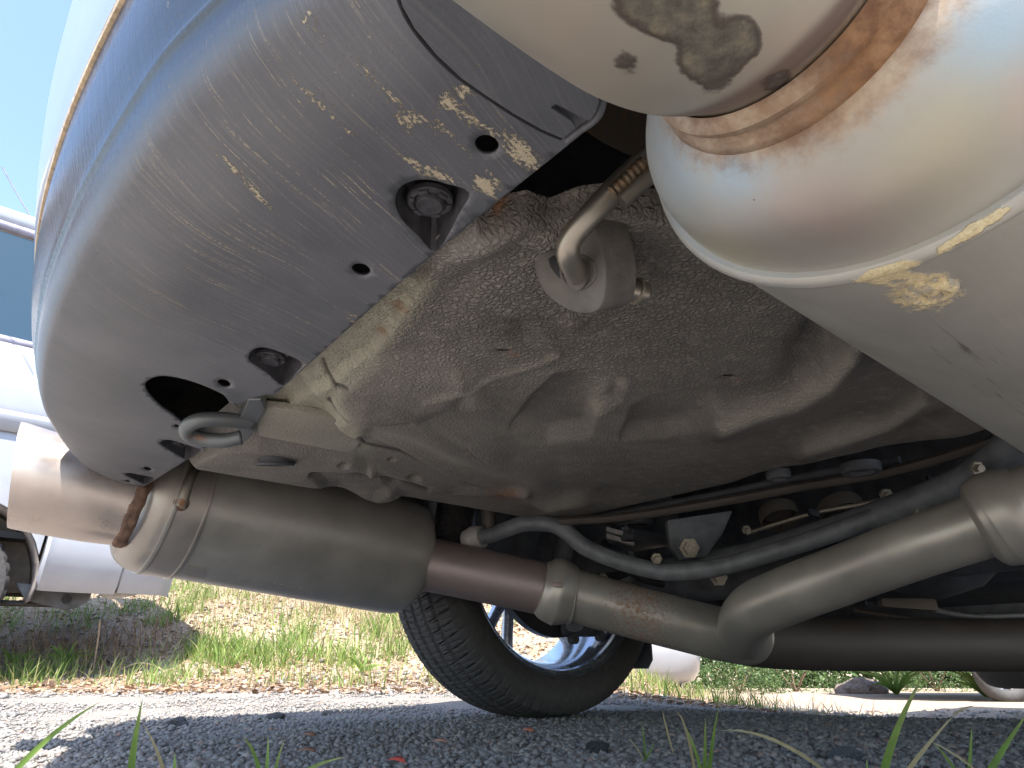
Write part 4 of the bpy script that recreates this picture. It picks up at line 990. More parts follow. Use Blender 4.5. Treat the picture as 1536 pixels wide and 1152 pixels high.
# ------------------------------------------------------------ the white van on the bank
vR = US(262, 880, 3.6); vW = US(-78, 868, 3.02)
va = (vR - vW); va.z = 0; vlen = va.length; va.normalize(); vn = Vector((va.y, -va.x, 0))     # vn faces the camera side
if vn.y > 0: vn = -vn
van = thing('white_van', 'white van with dented lower side panel parked on the bank behind the bumper', 'van', (vW.x, vW.y, 0))
zb = vR.z - .05
cs = [(-.02, zb + .02), (.0, zb), (.02, zb + .03), (.05, zb + .10), (.07, zb + .17), (.06, zb + .26), (.05, zb + .72), (.055, zb + .80), (.035, zb + .825), (.04, zb + .86), (.03, zb + 1.12), (.00, zb + 1.22), (-.10, zb + 1.80), (-.13, zb + 1.86), (-.30, zb + 1.96), (-.8, zb + 2.0)]
sta = [(vlen + .0, .10), (vlen - .02, .04), (vlen - .10, .0), (vlen - .5, 0), (.395, 0), (.36, 0), (.30, 0), (.2, 0), (-.1, 0), (-.3, 0), (-.45, 0), (-3.0, 0)]
def vp(a, o_, z_): p = vW + va * a + vn * o_; p.z = z_; return p
def vanbody(name, a_list, rows):
    V = []; 
    for a, tuck in a_list:
        for o_, z_ in rows: V.append(vp(a, o_ - tuck, z_))
    n = len(rows); Fc = [(i * n + j, i * n + j + 1, (i + 1) * n + j + 1, (i + 1) * n + j) for i in range(len(a_list) - 1) for j in range(n - 1)]
    o = fix(mk(name, V, Fc, VANP, van, True, 35)); o.modifiers.new('t', 'SOLIDIFY').thickness = .01
    return o
seam_a = .68
hi = [c_ for c_ in cs if c_[1] >= zb + .26]
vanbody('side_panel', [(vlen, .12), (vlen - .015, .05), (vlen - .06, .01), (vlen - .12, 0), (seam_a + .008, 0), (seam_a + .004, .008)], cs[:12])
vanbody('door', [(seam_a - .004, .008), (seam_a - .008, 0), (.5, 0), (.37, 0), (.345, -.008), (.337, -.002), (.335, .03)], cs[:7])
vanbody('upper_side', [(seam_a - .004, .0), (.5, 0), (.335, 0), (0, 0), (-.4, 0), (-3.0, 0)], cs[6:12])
o = prism('window', [vp(seam_a - .1, .004, zb + 1.22), vp(-.9, .004, zb + 1.22), vp(-.9, -.105, zb + 1.86), vp(seam_a - .35, -.105, zb + 1.86)], vn * -.01, GLASS, van)
for i, (a, b) in enumerate([((seam_a - .06, .0, zb + 1.20), (-1.0, .0, zb + 1.20)), ((seam_a - .06, 0, zb + 1.20), (seam_a - .33, -.115, zb + 1.90)), ((seam_a - .33, -.115, zb + 1.90), (-1.0, -.115, zb + 1.90))]):
    tube('window_frame', [vp(*a), vp(*b)], .028, VTRIM, van, 8, 2)
prism('roof', [vp(vlen - .5, -.10, zb + 1.92), vp(-3.0, -.10, zb + 1.92), vp(-3.0, -1.45, zb + 1.92), vp(vlen - .5, -1.45, zb + 1.92)], (0, 0, .10), VANP, van, .04, 3)
prism('end_wall', [vp(vlen - .03, -.06, zb + .2), vp(vlen - .03, -1.5, zb + .2), vp(vlen - .03, -1.5, zb + 1.2), vp(vlen - .03, -.06, zb + 1.2)], va * -.02, VANP, van, .004)
prism('windscreen', [vp(vlen - .04, -.1, zb + 1.2), vp(vlen - .04, -1.45, zb + 1.2), vp(vlen - .45, -1.4, zb + 1.92), vp(vlen - .45, -.15, zb + 1.92)], va * -.01, GLASS, van)
box('van_floor', vp(-1.2, -.76, zb + .25), va * 4.2, vn * 1.35, (0, 0, .03), BLACK, van, 0)
box('chassis_rail', vp(-.1, -.30, zb + .02), va * 1.3, vn * .06, (0, 0, .08), BLACK, van, .01)
prism('tow_bracket', [vp(a, -.10, z_) for a, z_ in [(.26, zb + .03), (.60, zb + .02), (.585, zb - .04), (.55, zb - .07), (.50, zb - .085), (.44, zb - .075), (.32, zb - .05)]], vn * -.02, DARK, van, .006)
tube('bracket_eye', [vp(.49, -.095, zb - .035), vp(.49, -.13, zb - .035)], .022, BLACK, van, 16, 1)
prism('sill_bracket', [vp(a, -.04, z_) for a, z_ in [(.60, zb + .02), (.84, zb + .02), (.78, zb - .005), (.67, zb - .03), (.62, zb - .015)]], vn * -.01, BUSH, van, .003)
tube('cross_tube', [vp(.10, -.16, zb - .065), vp(.45, -.14, zb - .06)], .014, BLACK, van, 8, 2)
prism('arch_back', [vp(a, -.22, z_) for a, z_ in [(-.6, zb - .05), (.42, zb - .0), (.42, zb + .6), (-.6, zb + .6)]], vn * -.02, simple('arch_back', (.14, .12, .10), .9), van, .004)
# its wheel and arch
def vwheel(a):
    Wv = bpy.data.objects.new('wheel', None); C.objects.link(Wv); Wv.parent = van
    ct = vp(a, -.02, vW.z - .02)
    V = []; Fc = []; n = 120
    pf = [(-.02, .19, 0), (.0, .21, 0), (.004, .25, 0), (-.004, .285, 0), (-.02, .302, 1), (-.05, .305, 1), (-.09, .305, 1), (-.13, .303, 1), (-.16, .29, 0), (-.16, .2, 0)]
    for o_, r_, tr in pf:
        for q_ in range(n):
            t = 2 * math.pi * q_ / n; rr_ = r_ - (.010 if (q_ % 4 < 1 and tr) else 0)
            V.append(ct + va * rr_ * math.cos(t) + Vector((0, 0, 1)) * rr_ * math.sin(t) + vn * o_)
    for i in range(len(pf) - 1):
        for q_ in range(n): k2 = (q_ + 1) % n; Fc.append((i * n + q_, i * n + k2, (i + 1) * n + k2, (i + 1) * n + q_))
    fix(mk('tyre', V, Fc, BLACKR, Wv, True, 30))
    lathe('rim', [(.0, .21), (-.01, .195), (-.06, .185), (-.07, .10), (-.05, .06), (-.03, .05), (-.03, .0001)], ct, vn, RIM, Wv, 40)
vwheel(-.07); vwheel(-2.3)
V = []; Fc = []; ts = np.linspace(R(-12), R(192), 24)
for t in ts:
    for o_ in (.03, -.25): V.append(vp(-.05 + .385 * math.cos(t), o_, vW.z + .385 * math.sin(t)))
for i in range(len(ts) - 1): Fc.append((2 * i, 2 * i + 1, 2 * i + 3, 2 * i + 2))
fix(mk('wheel_arch', V, Fc, simple('arch_liner', (.16, .14, .13), .8), van)).modifiers.new('t', 'SOLIDIFY').thickness = .008
# side above the wheel
pl = [(.385 * math.cos(t) - .05, vW.z + .385 * math.sin(t)) for t in np.linspace(R(20), R(160), 15)]
prism('wing', [vp(a, .045, z_) for a, z_ in ([(.335, zb + .74)] + pl + [(-.5, zb + .1), (-.5, zb + .74)])], vn * -.02, VANP, van, .002)
for o_ in C.objects:
    if o_.parent is van: o_.matrix_parent_inverse = Matrix.Translation(-Vector(van.location))
for x_, lbl in ((-.02, 0),):
    o = tube('van_antenna', [US(44, 322, 3.4), US(22, 285, 3.4), US(3, 250, 3.4)], .003, VTRIM, van, 6, 2); o.matrix_parent_inverse = Matrix.Translation(-Vector(van.location)); o.name = 'antenna'

# ------------------------------------------------------------ far silver car at the right
cz_ = US(1500, 1008, 6.2); fc = thing('silver_car', 'pale silver car parked far off, low bumper and one alloy wheel in view', 'car', (cz_.x, cz_.y, 0))
gzc = cz_.z - .27
def fcp(dx, dy, z_): return Vector((cz_.x + dx, cz_.y + dy, gzc + z_))
secs = [(.36, .06), (.40, .0), (.45, -.04), (.60, -.05), (.85, .0), (1.0, .15)]
V = []
for z_, ins_ in secs:
    x0, x1, y0, y1 = -.95 + ins_, 3.4 - ins_, .0 + ins_, 1.65 - ins_; r_ = .32
    for (cx_, cy_, t0) in [(x1 - r_, y1 - r_, 0), (x0 + r_, y1 - r_, 90), (x0 + r_, y0 + r_, 180), (x1 - r_, y0 + r_, 270)]:
        for q_ in range(7): t = R(t0 + q_ * 15); V.append(fcp(cx_ + r_ * math.cos(t), cy_ + r_ * math.sin(t), z_))
n = 28; Fc = [(i * n + q_, i * n + (q_ + 1) % n, (i + 1) * n + (q_ + 1) % n, (i + 1) * n + q_) for i in range(len(secs) - 1) for q_ in range(n)] + [tuple(range((len(secs) - 1) * n, len(secs) * n)), tuple(range(n))[::-1]]
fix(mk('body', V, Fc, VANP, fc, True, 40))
box('underside', fcp(1.2, .8, .335), (3.3, 0, 0), (0, 1.3, 0), (0, 0, .03), BLACK, fc, 0)
prism('cabin', [fcp(-.4, .15, .98), fcp(2.4, .15, .98), fcp(2.0, .3, 1.45), fcp(.1, .3, 1.45)], (0, 1.3, 0), GLASS, fc, .05)
for dx in (0, 2.45):
    ct = fcp(dx, -.02, .27)
    V, Fc = tube_geo([ct + Vector((.21 * math.cos(t), 0, .21 * math.sin(t))) for t in np.linspace(0, 2 * math.pi, 40)], .06, 10, False); fix(mk('tyre', V, Fc, BLACKR, fc))
    lathe('rim', [(0, .165), (-.012, .16), (-.01, .15), (.06, .14), (.07, .0001)], ct, (0, 1, 0), DARK, fc, 40)
    for q_ in range(10):
        a = 2 * math.pi * q_ / 10; d_ = Vector((math.cos(a), 0, math.sin(a))); tube('spoke', [ct + d_ * .02 - Vector((0, .01, 0)), ct + d_ * .155 - Vector((0, .01, 0))], .014, RIM, fc, 6, 1)
for o_ in C.objects:
    if o_.parent is fc: o_.matrix_parent_inverse = Matrix.Translation(-Vector(fc.location))

wq = US(1000, 1000, 5.2); wcar = thing('white_car', 'white car whose rounded bumper shows just right of the tyre, above the sunlit strip', 'car', (wq.x, wq.y, 0))
V = []; secs = [(.0, .12), (.03, .04), (.10, .0), (.24, -.02), (.45, .0), (.60, .10), (.95, .35), (1.0, .5)]
for z_, ins_ in secs:
    x0, x1, y0, y1 = -1.55 + ins_, .31 - ins_, .0 + ins_, 4.0 - ins_; r_ = .25
    for (cx_, cy_, t0) in [(x1 - r_, y1 - r_, 0), (x0 + r_, y1 - r_, 90), (x0 + r_, y0 + r_, 180), (x1 - r_, y0 + r_, 270)]:
        for q_ in range(7): t = R(t0 + q_ * 15); V.append(Vector((wq.x + cx_ + r_ * math.cos(t), wq.y + cy_ + r_ * math.sin(t), z_)))
n = 28; Fc = [(i * n + q_, i * n + (q_ + 1) % n, (i + 1) * n + (q_ + 1) % n, (i + 1) * n + q_) for i in range(len(secs) - 1) for q_ in range(n)] + [tuple(range((len(secs) - 1) * n, len(secs) * n)), tuple(range(n))[::-1]]
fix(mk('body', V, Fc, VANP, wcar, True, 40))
prism('rear_window', [Vector((wq.x + a, wq.y + .33, z_)) for a, z_ in ((-1.1, .64), (-.05, .64), (-.2, .92), (-.95, .92))], (0, .02, 0), GLASS, wcar)
for dx in (-1.3, .13): lathe('tyre', [(0, .12), (.0, .2), (.02, .22), (.16, .22), (.18, .2), (.18, .12)], Vector((wq.x + dx - .09, wq.y + .7, -.02)), (1, 0, 0), BLACKR, wcar, 32)
for o_ in C.objects:
    if o_.parent is wcar: o_.matrix_parent_inverse = Matrix.Translation(-Vector(wcar.location))

# ------------------------------------------------------------ gravel, stones
def pebbles(name, N, region, smin, smax, cols, kind='stuff', seed=1, power=2.2):
    r = np.random.default_rng(seed); out = []
    base = np.array([[1, 0, 0], [-1, 0, 0], [0, 1, 0], [0, -1, 0], [0, 0, 1], [0, 0, -1]], float)
    tri = np.array([[0, 2, 4], [2, 1, 4], [1, 3, 4], [3, 0, 4], [2, 0, 5], [1, 2, 5], [3, 1, 5], [0, 3, 5]])
    X, Y = region(N, r)
    n = len(X); sz = smin + (smax - smin) * r.random(n) ** power
    B = base[None] * (1 + r.uniform(-.35, .35, (n, 6, 3))) + r.uniform(-.28, .28, (n, 6, 3)); B[:, :, 2] *= .65
    a = r.uniform(0, 6.28, n); ca, sa = np.cos(a)[:, None], np.sin(a)[:, None]
    x = B[:, :, 0] * ca - B[:, :, 1] * sa; y = B[:, :, 0] * sa + B[:, :, 1] * ca; B[:, :, 0], B[:, :, 1] = x, y
    B *= sz[:, None, None]; Zg = gz(X, Y)
    B[:, :, 0] += X[:, None]; B[:, :, 1] += Y[:, None]; B[:, :, 2] += (Zg + sz * .25)[:, None]
    F = (tri[None] + (np.arange(n) * 6)[:, None, None]).reshape(-1, 3)
    o = npmesh(name, B.reshape(-1, 3), F, cols, None, False); attr(o, 'tone', np.repeat(r.random(n), 6)); o['kind'] = kind
    return o
k = M('gravel_stone', (.3, .3, .3), .9); 
k.col(k.mix(k.step(k.noise(300, 3), .3, .7, 0, .4), k.ramp(k.at('tone'), [(0, (.17, .165, .165)), (.4, (.24, .23, .22)), (.8, (.29, .27, .25)), (.93, (.36, .33, .29)), (1, (.34, .21, .17))]), (.2, .19, .18)))
GRAV = k.m
def reg_near(N, r):
    y = .75 + 2.9 * r.random(N) ** 1.3; x = r.uniform(-1, 1, N) * (y * .95 + .15); return x, y
pebbles('gravel', 85000, reg_near, .0018, .0088, GRAV, seed=3, power=2.6)
def reg_far(N, r):
    y = 2.8 + 2.6 * r.random(N); x = r.uniform(-1, 1, N) * (y * .95) ; return x, y
pebbles('bank_stones', 7000, reg_far, .004, .020, GRAV, seed=5, power=3)
# stones and chips one can pick out
STN = [(75, 1029, .028, 'reddish brown stone lying at the left edge of the gravel', (.34, .19, .15)), (267, 1087, .020, 'grey stone on the edge of the car shadow at the left', (.22, .22, .23)), (415, 1077, .020, 'larger grey stone where the shadow edge nears the tyre', (.20, .20, .22)),
       (492, 1072, .016, 'pale round stone on the shadow edge, left of the tyre', (.4, .38, .36)), (640, 1020, .012, 'small stone in the sun left of the tyre tread', (.4, .36, .3)),
       (1165, 1031, .016, 'light stone in the sun right of the tyre', (.5, .46, .4)), (1245, 1037, .013, 'small pale stone in the far sunlit strip', (.5, .46, .4)), (1265, 1135, .020, 'flat blue grey stone in shade near the dry stalk', (.24, .26, .29)),
       (895, 1125, .018, 'dark lump of stone in shade under the car', (.12, .12, .13))]
for i, (a, b, r_, lb, cl) in enumerate(STN):
    p = None
    for s_ in np.arange(.8, 8, .01):
        p = US(a, b, s_)
        if p.z <= gz1(p.x, p.y) + .004: break
    bm = bmesh.new(); bmesh.ops.create_icosphere(bm, subdivisions=2, radius=1)
    for vx in bm.verts:
        nn = noise.noise(vx.co * 1.3 + Vector((i * 7, 0, 0))); vx.co *= 1 + .5 * nn; vx.co.z *= .6; vx.co.x *= 1.25
    me = bpy.data.meshes.new('stone'); bm.to_mesh(me); bm.free(); o = link('stone', me, simple('stone_%d' % i, cl, .9, 0, .35, 30 / 1, .15, 6), None, False)
    o.scale = (r_,) * 3; o.location = (p.x, p.y, gz1(p.x, p.y) + r_ * .35); tag(o, lb, 'stone')
LF = [(463, 1104, 'curled brown leaf in shade left of the tyre', (.25, .12, .07)), (595, 1143, 'red scrap of leaf at the bottom edge', (.5, .07, .05)), (460, 1128, 'dull brown leaf flat on shaded gravel, nearest the three grass blades', (.24, .13, .09)), (792, 1097, 'orange red chip on shaded gravel under the tyre', (.5, .16, .10)), (660, 1114, 'pinkish leaf bit on the gravel below the tread', (.4, .22, .16))]
for i, (a, b, lb, cl) in enumerate(LF):
    p = UZ(a, b, .012); r_ = .013; V = []
    for q_ in range(7):
        t = q_ / 6; V += [Vector((r_ * (2 * t - 1), -r_ * .4 * math.sin(math.pi * t), .004 * math.sin(3 * t))), Vector((r_ * (2 * t - 1), 0, .001 + .004 * math.sin(3 * t))), Vector((r_ * (2 * t - 1), r_ * .4 * math.sin(math.pi * t), .006 * math.sin(2.5 * t)))]
    Fc = [(q_ * 3 + c_, q_ * 3 + c_ + 1, q_ * 3 + c_ + 4, q_ * 3 + c_ + 3) for q_ in range(6) for c_ in range(2)]
    o = mk('dry_leaf', V, Fc, simple('leaf_%d' % i, cl, .8)); o.location = p; o.rotation_euler = (.2, .1, random.uniform(-.6, .6)); o.modifiers.new('t', 'SOLIDIFY').thickness = .0006
    tag(o, lb, 'leaf')

def reg_mid(N, r):
    y = 1.0 + 2.2 * r.random(N); x = r.uniform(-1, 1, N) * (y * .9); return x, y
pebbles('larger_gravel', 260, reg_mid, .006, .015, GRAV, seed=9, power=2)
# ------------------------------------------------------------ grass and weeds
def leafmat(name, stops, trans=.35):
    k = M(name, (.1, .2, .05), .6); c = k.mix(k.step(k.noise(60, 3), .3, .7, 0, .3), k.ramp(k.at('tone'), stops), (.10, .14, .04)); k.col(c)
    tr = k.n('ShaderNodeBsdfTranslucent'); k.plug(tr.inputs[0], c); mx = k.n('ShaderNodeMixShader'); mx.inputs[0].default_value = trans
    k.t.links.new(k.b.outputs[0], mx.inputs[1]); k.t.links.new(tr.outputs[0], mx.inputs[2]); k.t.links.new(mx.outputs[0], k.t.nodes['Material Output'].inputs[0]); return k.m
GREEN = leafmat('grass_leaf', [(0, (.10, .18, .03)), (.5, (.20, .32, .06)), (.8, (.32, .40, .11)), (1, (.48, .44, .20))])
STRAW = leafmat('dry_grass', [(0, (.30, .22, .12)), (.5, (.46, .37, .20)), (1, (.58, .50, .32))])
BUSHM = leafmat('bush_leaf', [(0, (.03, .06, .02)), (.6, (.06, .12, .03)), (.9, (.14, .22, .06)), (1, (.30, .34, .16))])
LITM = leafmat('leaf_litter', [(0, (.16, .08, .05)), (.5, (.34, .19, .12)), (1, (.52, .36, .25))], .1)
def blades(name, X, Y, hmin, hmax, wid, m, lean=.5, seed=1, segs=3, label=None):
    r = np.random.default_rng(seed); n = len(X); h = hmin + (hmax - hmin) * r.random(n) ** 1.5
    a = r.uniform(0, 6.28, n); le = r.uniform(.1, lean, n) * h; dx, dy = np.cos(a), np.sin(a); Z0 = gz(X, Y) - .005
    a2 = r.uniform(0, 6.28, n); wx, wy = np.cos(a2) * wid, np.sin(a2) * wid; V = []
    for s_ in range(segs + 1):
        t = s_ / segs; w_ = (1 - t ** 1.6) * .5 + .03; bx = X + dx * le * t ** 2; by = Y + dy * le * t ** 2; bz = Z0 + h * (t - .25 * (le / h) * t ** 2)
        V.append(np.stack([bx - wx * w_, by - wy * w_, bz], -1)); V.append(np.stack([bx + wx * w_, by + wy * w_, bz], -1))
    V = np.stack(V, 1); k_ = 2 * (segs + 1)
    q = np.array([[2 * s_, 2 * s_ + 1, 2 * s_ + 3, 2 * s_ + 2] for s_ in range(segs)])
    F = (q[None] + (np.arange(n) * k_)[:, None, None]).reshape(-1, 4)
    o = npmesh(name, V.reshape(-1, 3), F, m); attr(o, 'tone', np.repeat(r.random(n), k_)); o['kind'] = 'stuff'; return o
def ground_hit(u_, v_):
    for s_ in np.arange(.8, 14, .02):
        p = US(u_, v_, s_)
        if p.z <= gz1(p.x, p.y): return p
    return p
r = np.random.default_rng(11)
# short green tufts clumped on the bank, and straw between
CX = r.uniform(-4.5, 1.2, 130); CY = r.uniform(3.2, 6.5, 130)
X = np.concatenate([c_ + r.normal(0, .10, 75) for c_ in CX]); Y = np.concatenate([c_ + r.normal(0, .10, 75) for c_ in CY])
blades('grass', X, Y, .03, .16, .006, GREEN, .7, 21)
hits = [ground_hit(a, b) for a, b in [(300, 985), (330, 975), (360, 980), (395, 985), (430, 975), (465, 985), (500, 990), (520, 1000), (345, 1000), (410, 1000), (450, 960), (560, 960), (580, 940), (280, 920), (300, 900), (590, 980), (250, 935), (1080, 1000)]]
X = np.concatenate([p.x + r.normal(0, .07, 110) for p in hits]); Y = np.concatenate([p.y + r.normal(0, .07, 110) for p in hits])
blades('grass', X, Y, .04, .19, .007, GREEN, .8, 22)
X = r.uniform(-5, 1.6, 9000); Y = 3.1 + 3.6 * r.random(9000); blades('dry_grass', X, Y, .02, .13, .004, STRAW, 1.3, 23)
hh = [ground_hit(a, b) for a, b in [(560, 930), (500, 925), (420, 905), (530, 915), (340, 895), (470, 915), (590, 925), (600, 960)]]
X = np.concatenate([p.x + r.normal(0, .13, 130) for p in hh]); Y = np.concatenate([p.y + r.normal(0, .13, 130) for p in hh]); blades('dry_grass', X, Y, .05, .24, .005, STRAW, .8, 24)
hh = [ground_hit(a, b) for a, b in [(30, 985), (60, 970), (110, 985), (150, 965), (190, 985), (215, 960), (130, 1000), (250, 980)]]
X = np.concatenate([p.x + r.normal(0, .10, 60) for p in hh]); Y = np.concatenate([p.y + r.normal(0, .10, 60) for p in hh]); blades('dead_weeds', X, Y, .05, .22, .005, LITM, .9, 25)
# litter of dead leaves on the bank
n = 24000; X = r.uniform(-5, 1.2, n); Y = 3.0 + 3.4 * r.random(n) ** 1.3; s_ = r.uniform(.006, .020, n); a = r.uniform(0, 6.28, n); Zg = gz(X, Y) + r.uniform(.002, .015, n)
cx_, sx_ = np.cos(a) * s_, np.sin(a) * s_; tz = r.uniform(-.6, .6, n) * s_
V = np.stack([np.stack([X - cx_, Y - sx_, Zg], -1), np.stack([X + sx_ * .45, Y - cx_ * .45, Zg + tz], -1), np.stack([X + cx_, Y + sx_, Zg + .004], -1), np.stack([X - sx_ * .45, Y + cx_ * .45, Zg - tz * .3 + .004], -1)], 1).reshape(-1, 3)
o = npmesh('leaf_litter', V, np.arange(4 * n).reshape(-1, 4), LITM, None, False); attr(o, 'tone', np.repeat(r.random(n), 4)); o['kind'] = 'stuff'
# bushes past the right-hand strip
def bush(cx_, cy_, w_, h_, N, label, seed, m=BUSHM, ls_=.018):
    r = np.random.default_rng(seed); t = r.random(N); ph = r.uniform(0, 6.28, N); el = np.arccos(r.uniform(0, 1, N)); rad = .55 + .45 * r.random(N) ** .5
    lump = 1 + .25 * np.sin(ph * 3 + seed) * np.sin(el * 4)
    X = w_ * rad * lump * np.sin(el) * np.cos(ph); Y = w_ * .7 * rad * lump * np.sin(el) * np.sin(ph); Z = h_ * rad * lump * np.cos(el)
    s_ = r.uniform(.5, 1.4, N) * ls_; d1 = r.normal(size=(N, 3)); d1 /= np.linalg.norm(d1, axis=1)[:, None]; d2 = np.cross(d1, r.normal(size=(N, 3))); d2 /= np.linalg.norm(d2, axis=1)[:, None]
    Pc = np.stack([X, Y, Z], -1); V = np.stack([Pc - d1 * s_[:, None], Pc + d2 * s_[:, None] * .4, Pc + d1 * s_[:, None], Pc - d2 * s_[:, None] * .4], 1).reshape(-1, 3)
    T = thing('bush', label, 'bush', (cx_, cy_, gz1(cx_, cy_)))
    o = npmesh('foliage', V, np.arange(4 * N).reshape(-1, 4), m, T, False); attr(o, 'tone', np.repeat(np.clip(r.random(N) ** 1.5, 0, 1), 4))
    for q_ in range(5):
        a = q_ * 1.3; st_ = tube('stem', [(0, 0, -.02), (w_ * .2 * math.cos(a), w_ * .2 * math.sin(a), h_ * .4), (w_ * .45 * math.cos(a), w_ * .4 * math.sin(a), h_ * .75)], [.012, .009, .004], simple('stem_bark', (.12, .08, .05), .9) if 'stem_bark' not in bpy.data.materials else bpy.data.materials['stem_bark'], T, 6, 3)
for i, (a, s_, w_, h_, lb) in enumerate([(1105, 8.2, .60, .42, 'dark green bush with pale flower heads right of the mud flap'), (1190, 8.6, .75, .50, 'broad dark bush in shade under the centre pipe'), (1400, 8.8, .70, .50, 'shaded bush beside the far silver car wheel'), (1010, 8.5, .7, .7, 'leafy bush seen just past the tyre'), (800, 6.2, .6, .8, 'green bush seen through the wheel spokes')]):
    p = US(a, 1010, s_); bush(p.x, p.y, w_, h_, 2600, lb, 40 + i)
def hedge():
    N = 12000; r = np.random.default_rng(77); p0 = US(1030, 1000, 10.2); p1 = US(1700, 1000, 10.2); t = r.random(N)
    T = thing('hedge', 'dark shaded hedge closing the view under the centre pipe, behind the bushes', 'hedge', (p0.x, p0.y, -.25))
    X = (p1.x - p0.x) * t + r.normal(0, .12, N); Y = (p1.y - p0.y) * t + r.normal(0, .16, N); Z = r.random(N) * (.75 + .12 * np.sin(t * 23) + .08 * np.sin(t * 61))
    s_ = r.uniform(.03, .07, N); d1 = r.normal(size=(N, 3)); d1 /= np.linalg.norm(d1, axis=1)[:, None]; d2 = np.cross(d1, r.normal(size=(N, 3))); d2 /= np.linalg.norm(d2, axis=1)[:, None]
    Pc = np.stack([X, Y, Z], -1); V = np.stack([Pc - d1 * s_[:, None], Pc + d2 * s_[:, None] * .5, Pc + d1 * s_[:, None], Pc - d2 * s_[:, None] * .5], 1).reshape(-1, 3)
    o = npmesh('foliage', V, np.arange(4 * N).reshape(-1, 4), BUSHM, T, False); attr(o, 'tone', np.repeat(r.random(N) * .75, 4))
    L_ = (p1 - p0).length
    for q_ in range(9):
        x = (p1.x - p0.x) * (q_ + .5) / 9; y = (p1.y - p0.y) * (q_ + .5) / 9
        tube('stem', [(x, y, -.05), (x + .05, y, .3), (x - .04, y + .05, .6)], [.03, .022, .01], bpy.data.materials['stem_bark'], T, 6, 3)
hedge()
# pale mound between the bushes
p = US(1290, 1020, 8.0); bm = bmesh.new(); bmesh.ops.create_icosphere(bm, subdivisions=4, radius=1)
for vx in bm.verts: vx.co *= 1 + .22 * noise.noise(vx.co * 2.2) + .08 * noise.noise(vx.co * 8); vx.co.z *= .55
me = bpy.data.meshes.new('rubble'); bm.to_mesh(me); bm.free(); o = link('rubble_mound', me, simple('rubble', (.42, .33, .28), .95, 0, .4, 6, .2, 14)); o.scale = (.30, .25, .30); o.location = (p.x, p.y, gz1(p.x, p.y)); tag(o, 'low pinkish heap of soil and rubble between the two dark bushes', 'rubble heap')
# leaf blades one by one: foreground grass and weed rosettes
def blade(base, tip, bend, wid, parent, m, segs=10, wob=0, name='blade'):
    base = Vector(base); tip = Vector(tip); mid = (base + tip) / 2 + Vector(bend); V = []; d = (tip - base).normalized(); side = d.cross(Vector((0, -1, .15))).normalized()
    for i in range(segs + 1):
        t = i / segs; p = base * (1 - t) ** 2 + mid * 2 * t * (1 - t) + tip * t * t
        if wob: p = p + side * wob * math.sin(t * 9) * t
        w_ = wid * (min(1, .55 + t * 2) * (1 - t ** 2.2) + .02); nrm = Vector((0, -1, .15)); V += [p - side * w_, p + nrm * -w_ * .35, p + side * w_]
    Fc = [(i * 3 + c_, i * 3 + c_ + 1, i * 3 + c_ + 4, i * 3 + c_ + 3) for i in range(segs) for c_ in range(2)]
    pl_ = Vector(parent.location); o = mk(name, [v_ - pl_ for v_ in V], Fc, m, parent); attr(o, 'tone', np.clip(np.repeat(np.linspace(0.25, .95, segs + 1), 3) + random.uniform(-.2, .1), 0, 1)); return o
def tuft(label, s_, base_uv, items, cat='grass tuft'):
    b = US(*base_uv, s_); T = thing('grass_tuft', label, cat, (b.x, b.y, 0), 'grass tufts in front of the car')
    for it in items:
        (u0, v0), (u1, v1), (bu, bv), wd, mm_ = it; ds = random.uniform(-.02, .03)
        p0 = US(u0, v0, s_); p1 = US(u1, v1, s_ + ds); f = s_ / FPX
        # root reaches the soil
        if p0.z > .01: pass
        blade(p0, p1, (bu * f, 0, -bv * f), wd * .68 * f, T, GREEN if mm_ == 0 else STRAW)
    return T
# roots lie below the frame's lower edge where the soil is
tuft('bright green blade pair leaning left at the lower left corner', .72, (0, 1190), [((-10, 1195), (150, 1053), (-10, -22), 8, 0), ((-20, 1200), (-60, 1080), (0, 0), 6, 0)])
tuft('upright broad green blade with a thin bent one, left foreground', .72, (200, 1200), [((192, 1205), (214, 1048), (-6, 0), 9.5, 0), ((256, 1200), (214, 1085), (4, -14), 4.5, 1), ((250, 1200), (262, 1128), (8, 0), 7, 0)])
tuft('small green tuft of three arching blades below the muffler', .80, (395, 1180), [((395, 1180), (363, 1106), (-2, -26), 4.5, 0), ((396, 1180), (402, 1103), (4, 0), 5, 0), ((408, 1180), (427, 1108), (-4, 0), 4, 0), ((430, 1185), (523, 1135), (-20, -14), 5, 0)])
tuft('thin tuft of wispy blades under the tyre edge', .95, (965, 1155), [((968, 1142), (962, 1080), (2, 0), 2.5, 0), ((966, 1142), (982, 1110), (4, 0), 2.2, 0), ((966, 1142), (938, 1105), (4, -6), 1.5, 1)])
tuft('green and straw blades standing right of the tyre, one folded over', .78, (1050, 1170), [((1056, 1190), (1020, 1075), (14, 0), 4.5, 0), ((1057, 1190), (1058, 1075), (0, 0), 5, 0), ((1062, 1190), (1079, 1056), (-6, 0), 5, 0), ((1010, 1130), (994, 1065), (-6, -20), 2.5, 1), ((1047, 1190), (1015, 1066), (6, -40), 3.5, 1), ((1260, 1175), (1076, 1096), (-4, -44), 4.5, 1)])
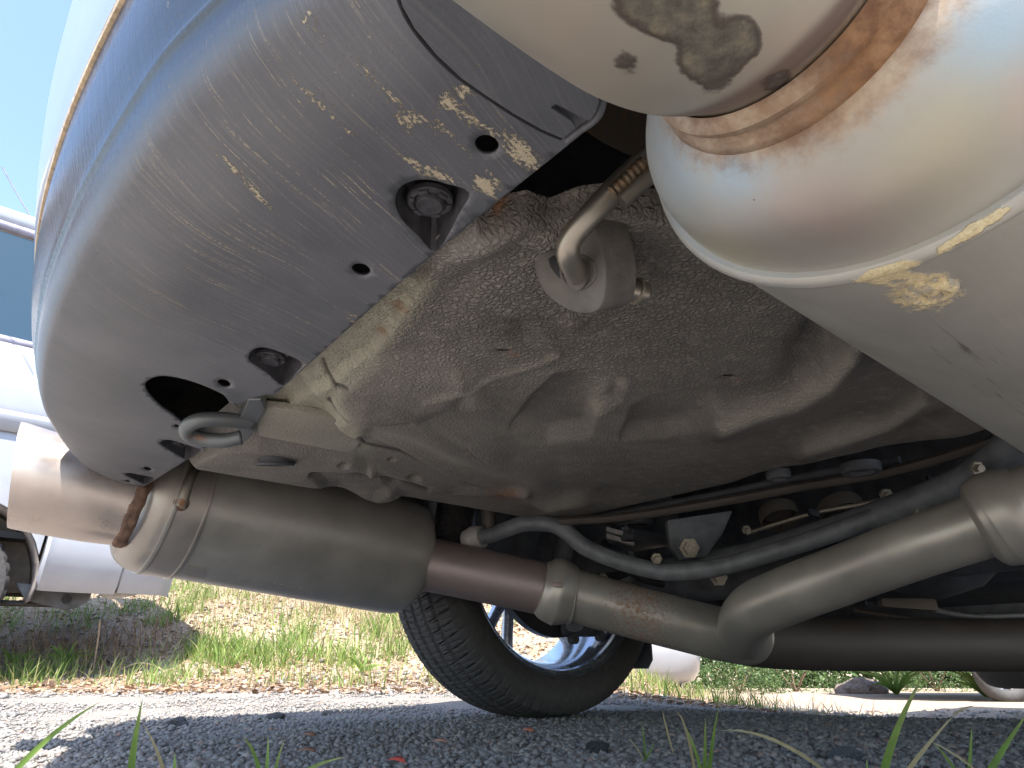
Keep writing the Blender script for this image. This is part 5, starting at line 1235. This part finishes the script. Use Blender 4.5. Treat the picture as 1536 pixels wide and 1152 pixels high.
tuft('tall tapering green blade with a brown tip, right foreground', .76, (1322, 1190), [((1318, 1200), (1388, 1008), (-22, 0), 9, 0), ((1302, 1175), (1300, 1138), (0, 0), 4, 0)])
tuft('dry brown stalk bent to the right beside the tall blade', .76, (1350, 1190), [((1345, 1180), (1432, 1072), (-8, 0), 5, 1), ((1430, 1072), (1462, 1058), (0, -3), 2.5, 1), ((1470, 1160), (1395, 1112), (0, -8), 3, 1), ((1440, 1170), (1398, 1112), (6, -4), 4, 0)])
tuft('green blades reaching up at the lower right corner', .76, (1455, 1190), [((1452, 1190), (1458, 1088), (0, 0), 5, 0), ((1462, 1200), (1545, 1065), (-12, 4), 8, 0)])
def rosette(u_, v_, n_, size, label):
    p = ground_hit(u_, v_); T = thing('weed', label, 'weed', (p.x, p.y, p.z))
    for i in range(n_):
        a = 2 * math.pi * i / n_ + random.uniform(-.3, .3); d = Vector((math.cos(a), math.sin(a), 0)) * size * random.uniform(.6, 1)
        blade(p, p + d + Vector((0, 0, size * random.uniform(.25, .8))), (0, 0, size * .35), size * .06, T, GREEN, 6, name='leaf')
rosette(20, 1000, 10, .13, 'small leafy green weed at the left margin below the van wheel')
rosette(95, 1000, 12, .16, 'taller weed with pale curved leaves beneath the van bracket')
rosette(1345, 1042, 16, .36, 'green strap leaved weed in front of the pale rubble heap')
rosette(1480, 1046, 20, .34, 'bright strap leaved weed in front of the far car wheel')
rosette(545, 1012, 8, .12, 'single green weed near the tyre on the bank foot')
# dry looping stems on the gravel edge
for i, (pts_, lb) in enumerate([([(170, 1010), (205, 995), (235, 1000), (258, 1020)], 'pale dry stem arching over the gravel edge'), ([(140, 1005), (147, 960), (150, 930)], 'upright dry brown stalk below the van')]):
    b0 = ground_hit(*pts_[0]); s0 = (b0 - Vector((0, 0, CAMZ))).dot(Vector((0, CP, SP)))
    o = tube('dry_stem', [US(a, b, s0) for a, b in pts_], .004, simple('stem_%d' % i, (.50, .38, .26), .9), None, 6, 6); o.name = 'dry_stalk'; tag(o, lb, 'dry stalk')
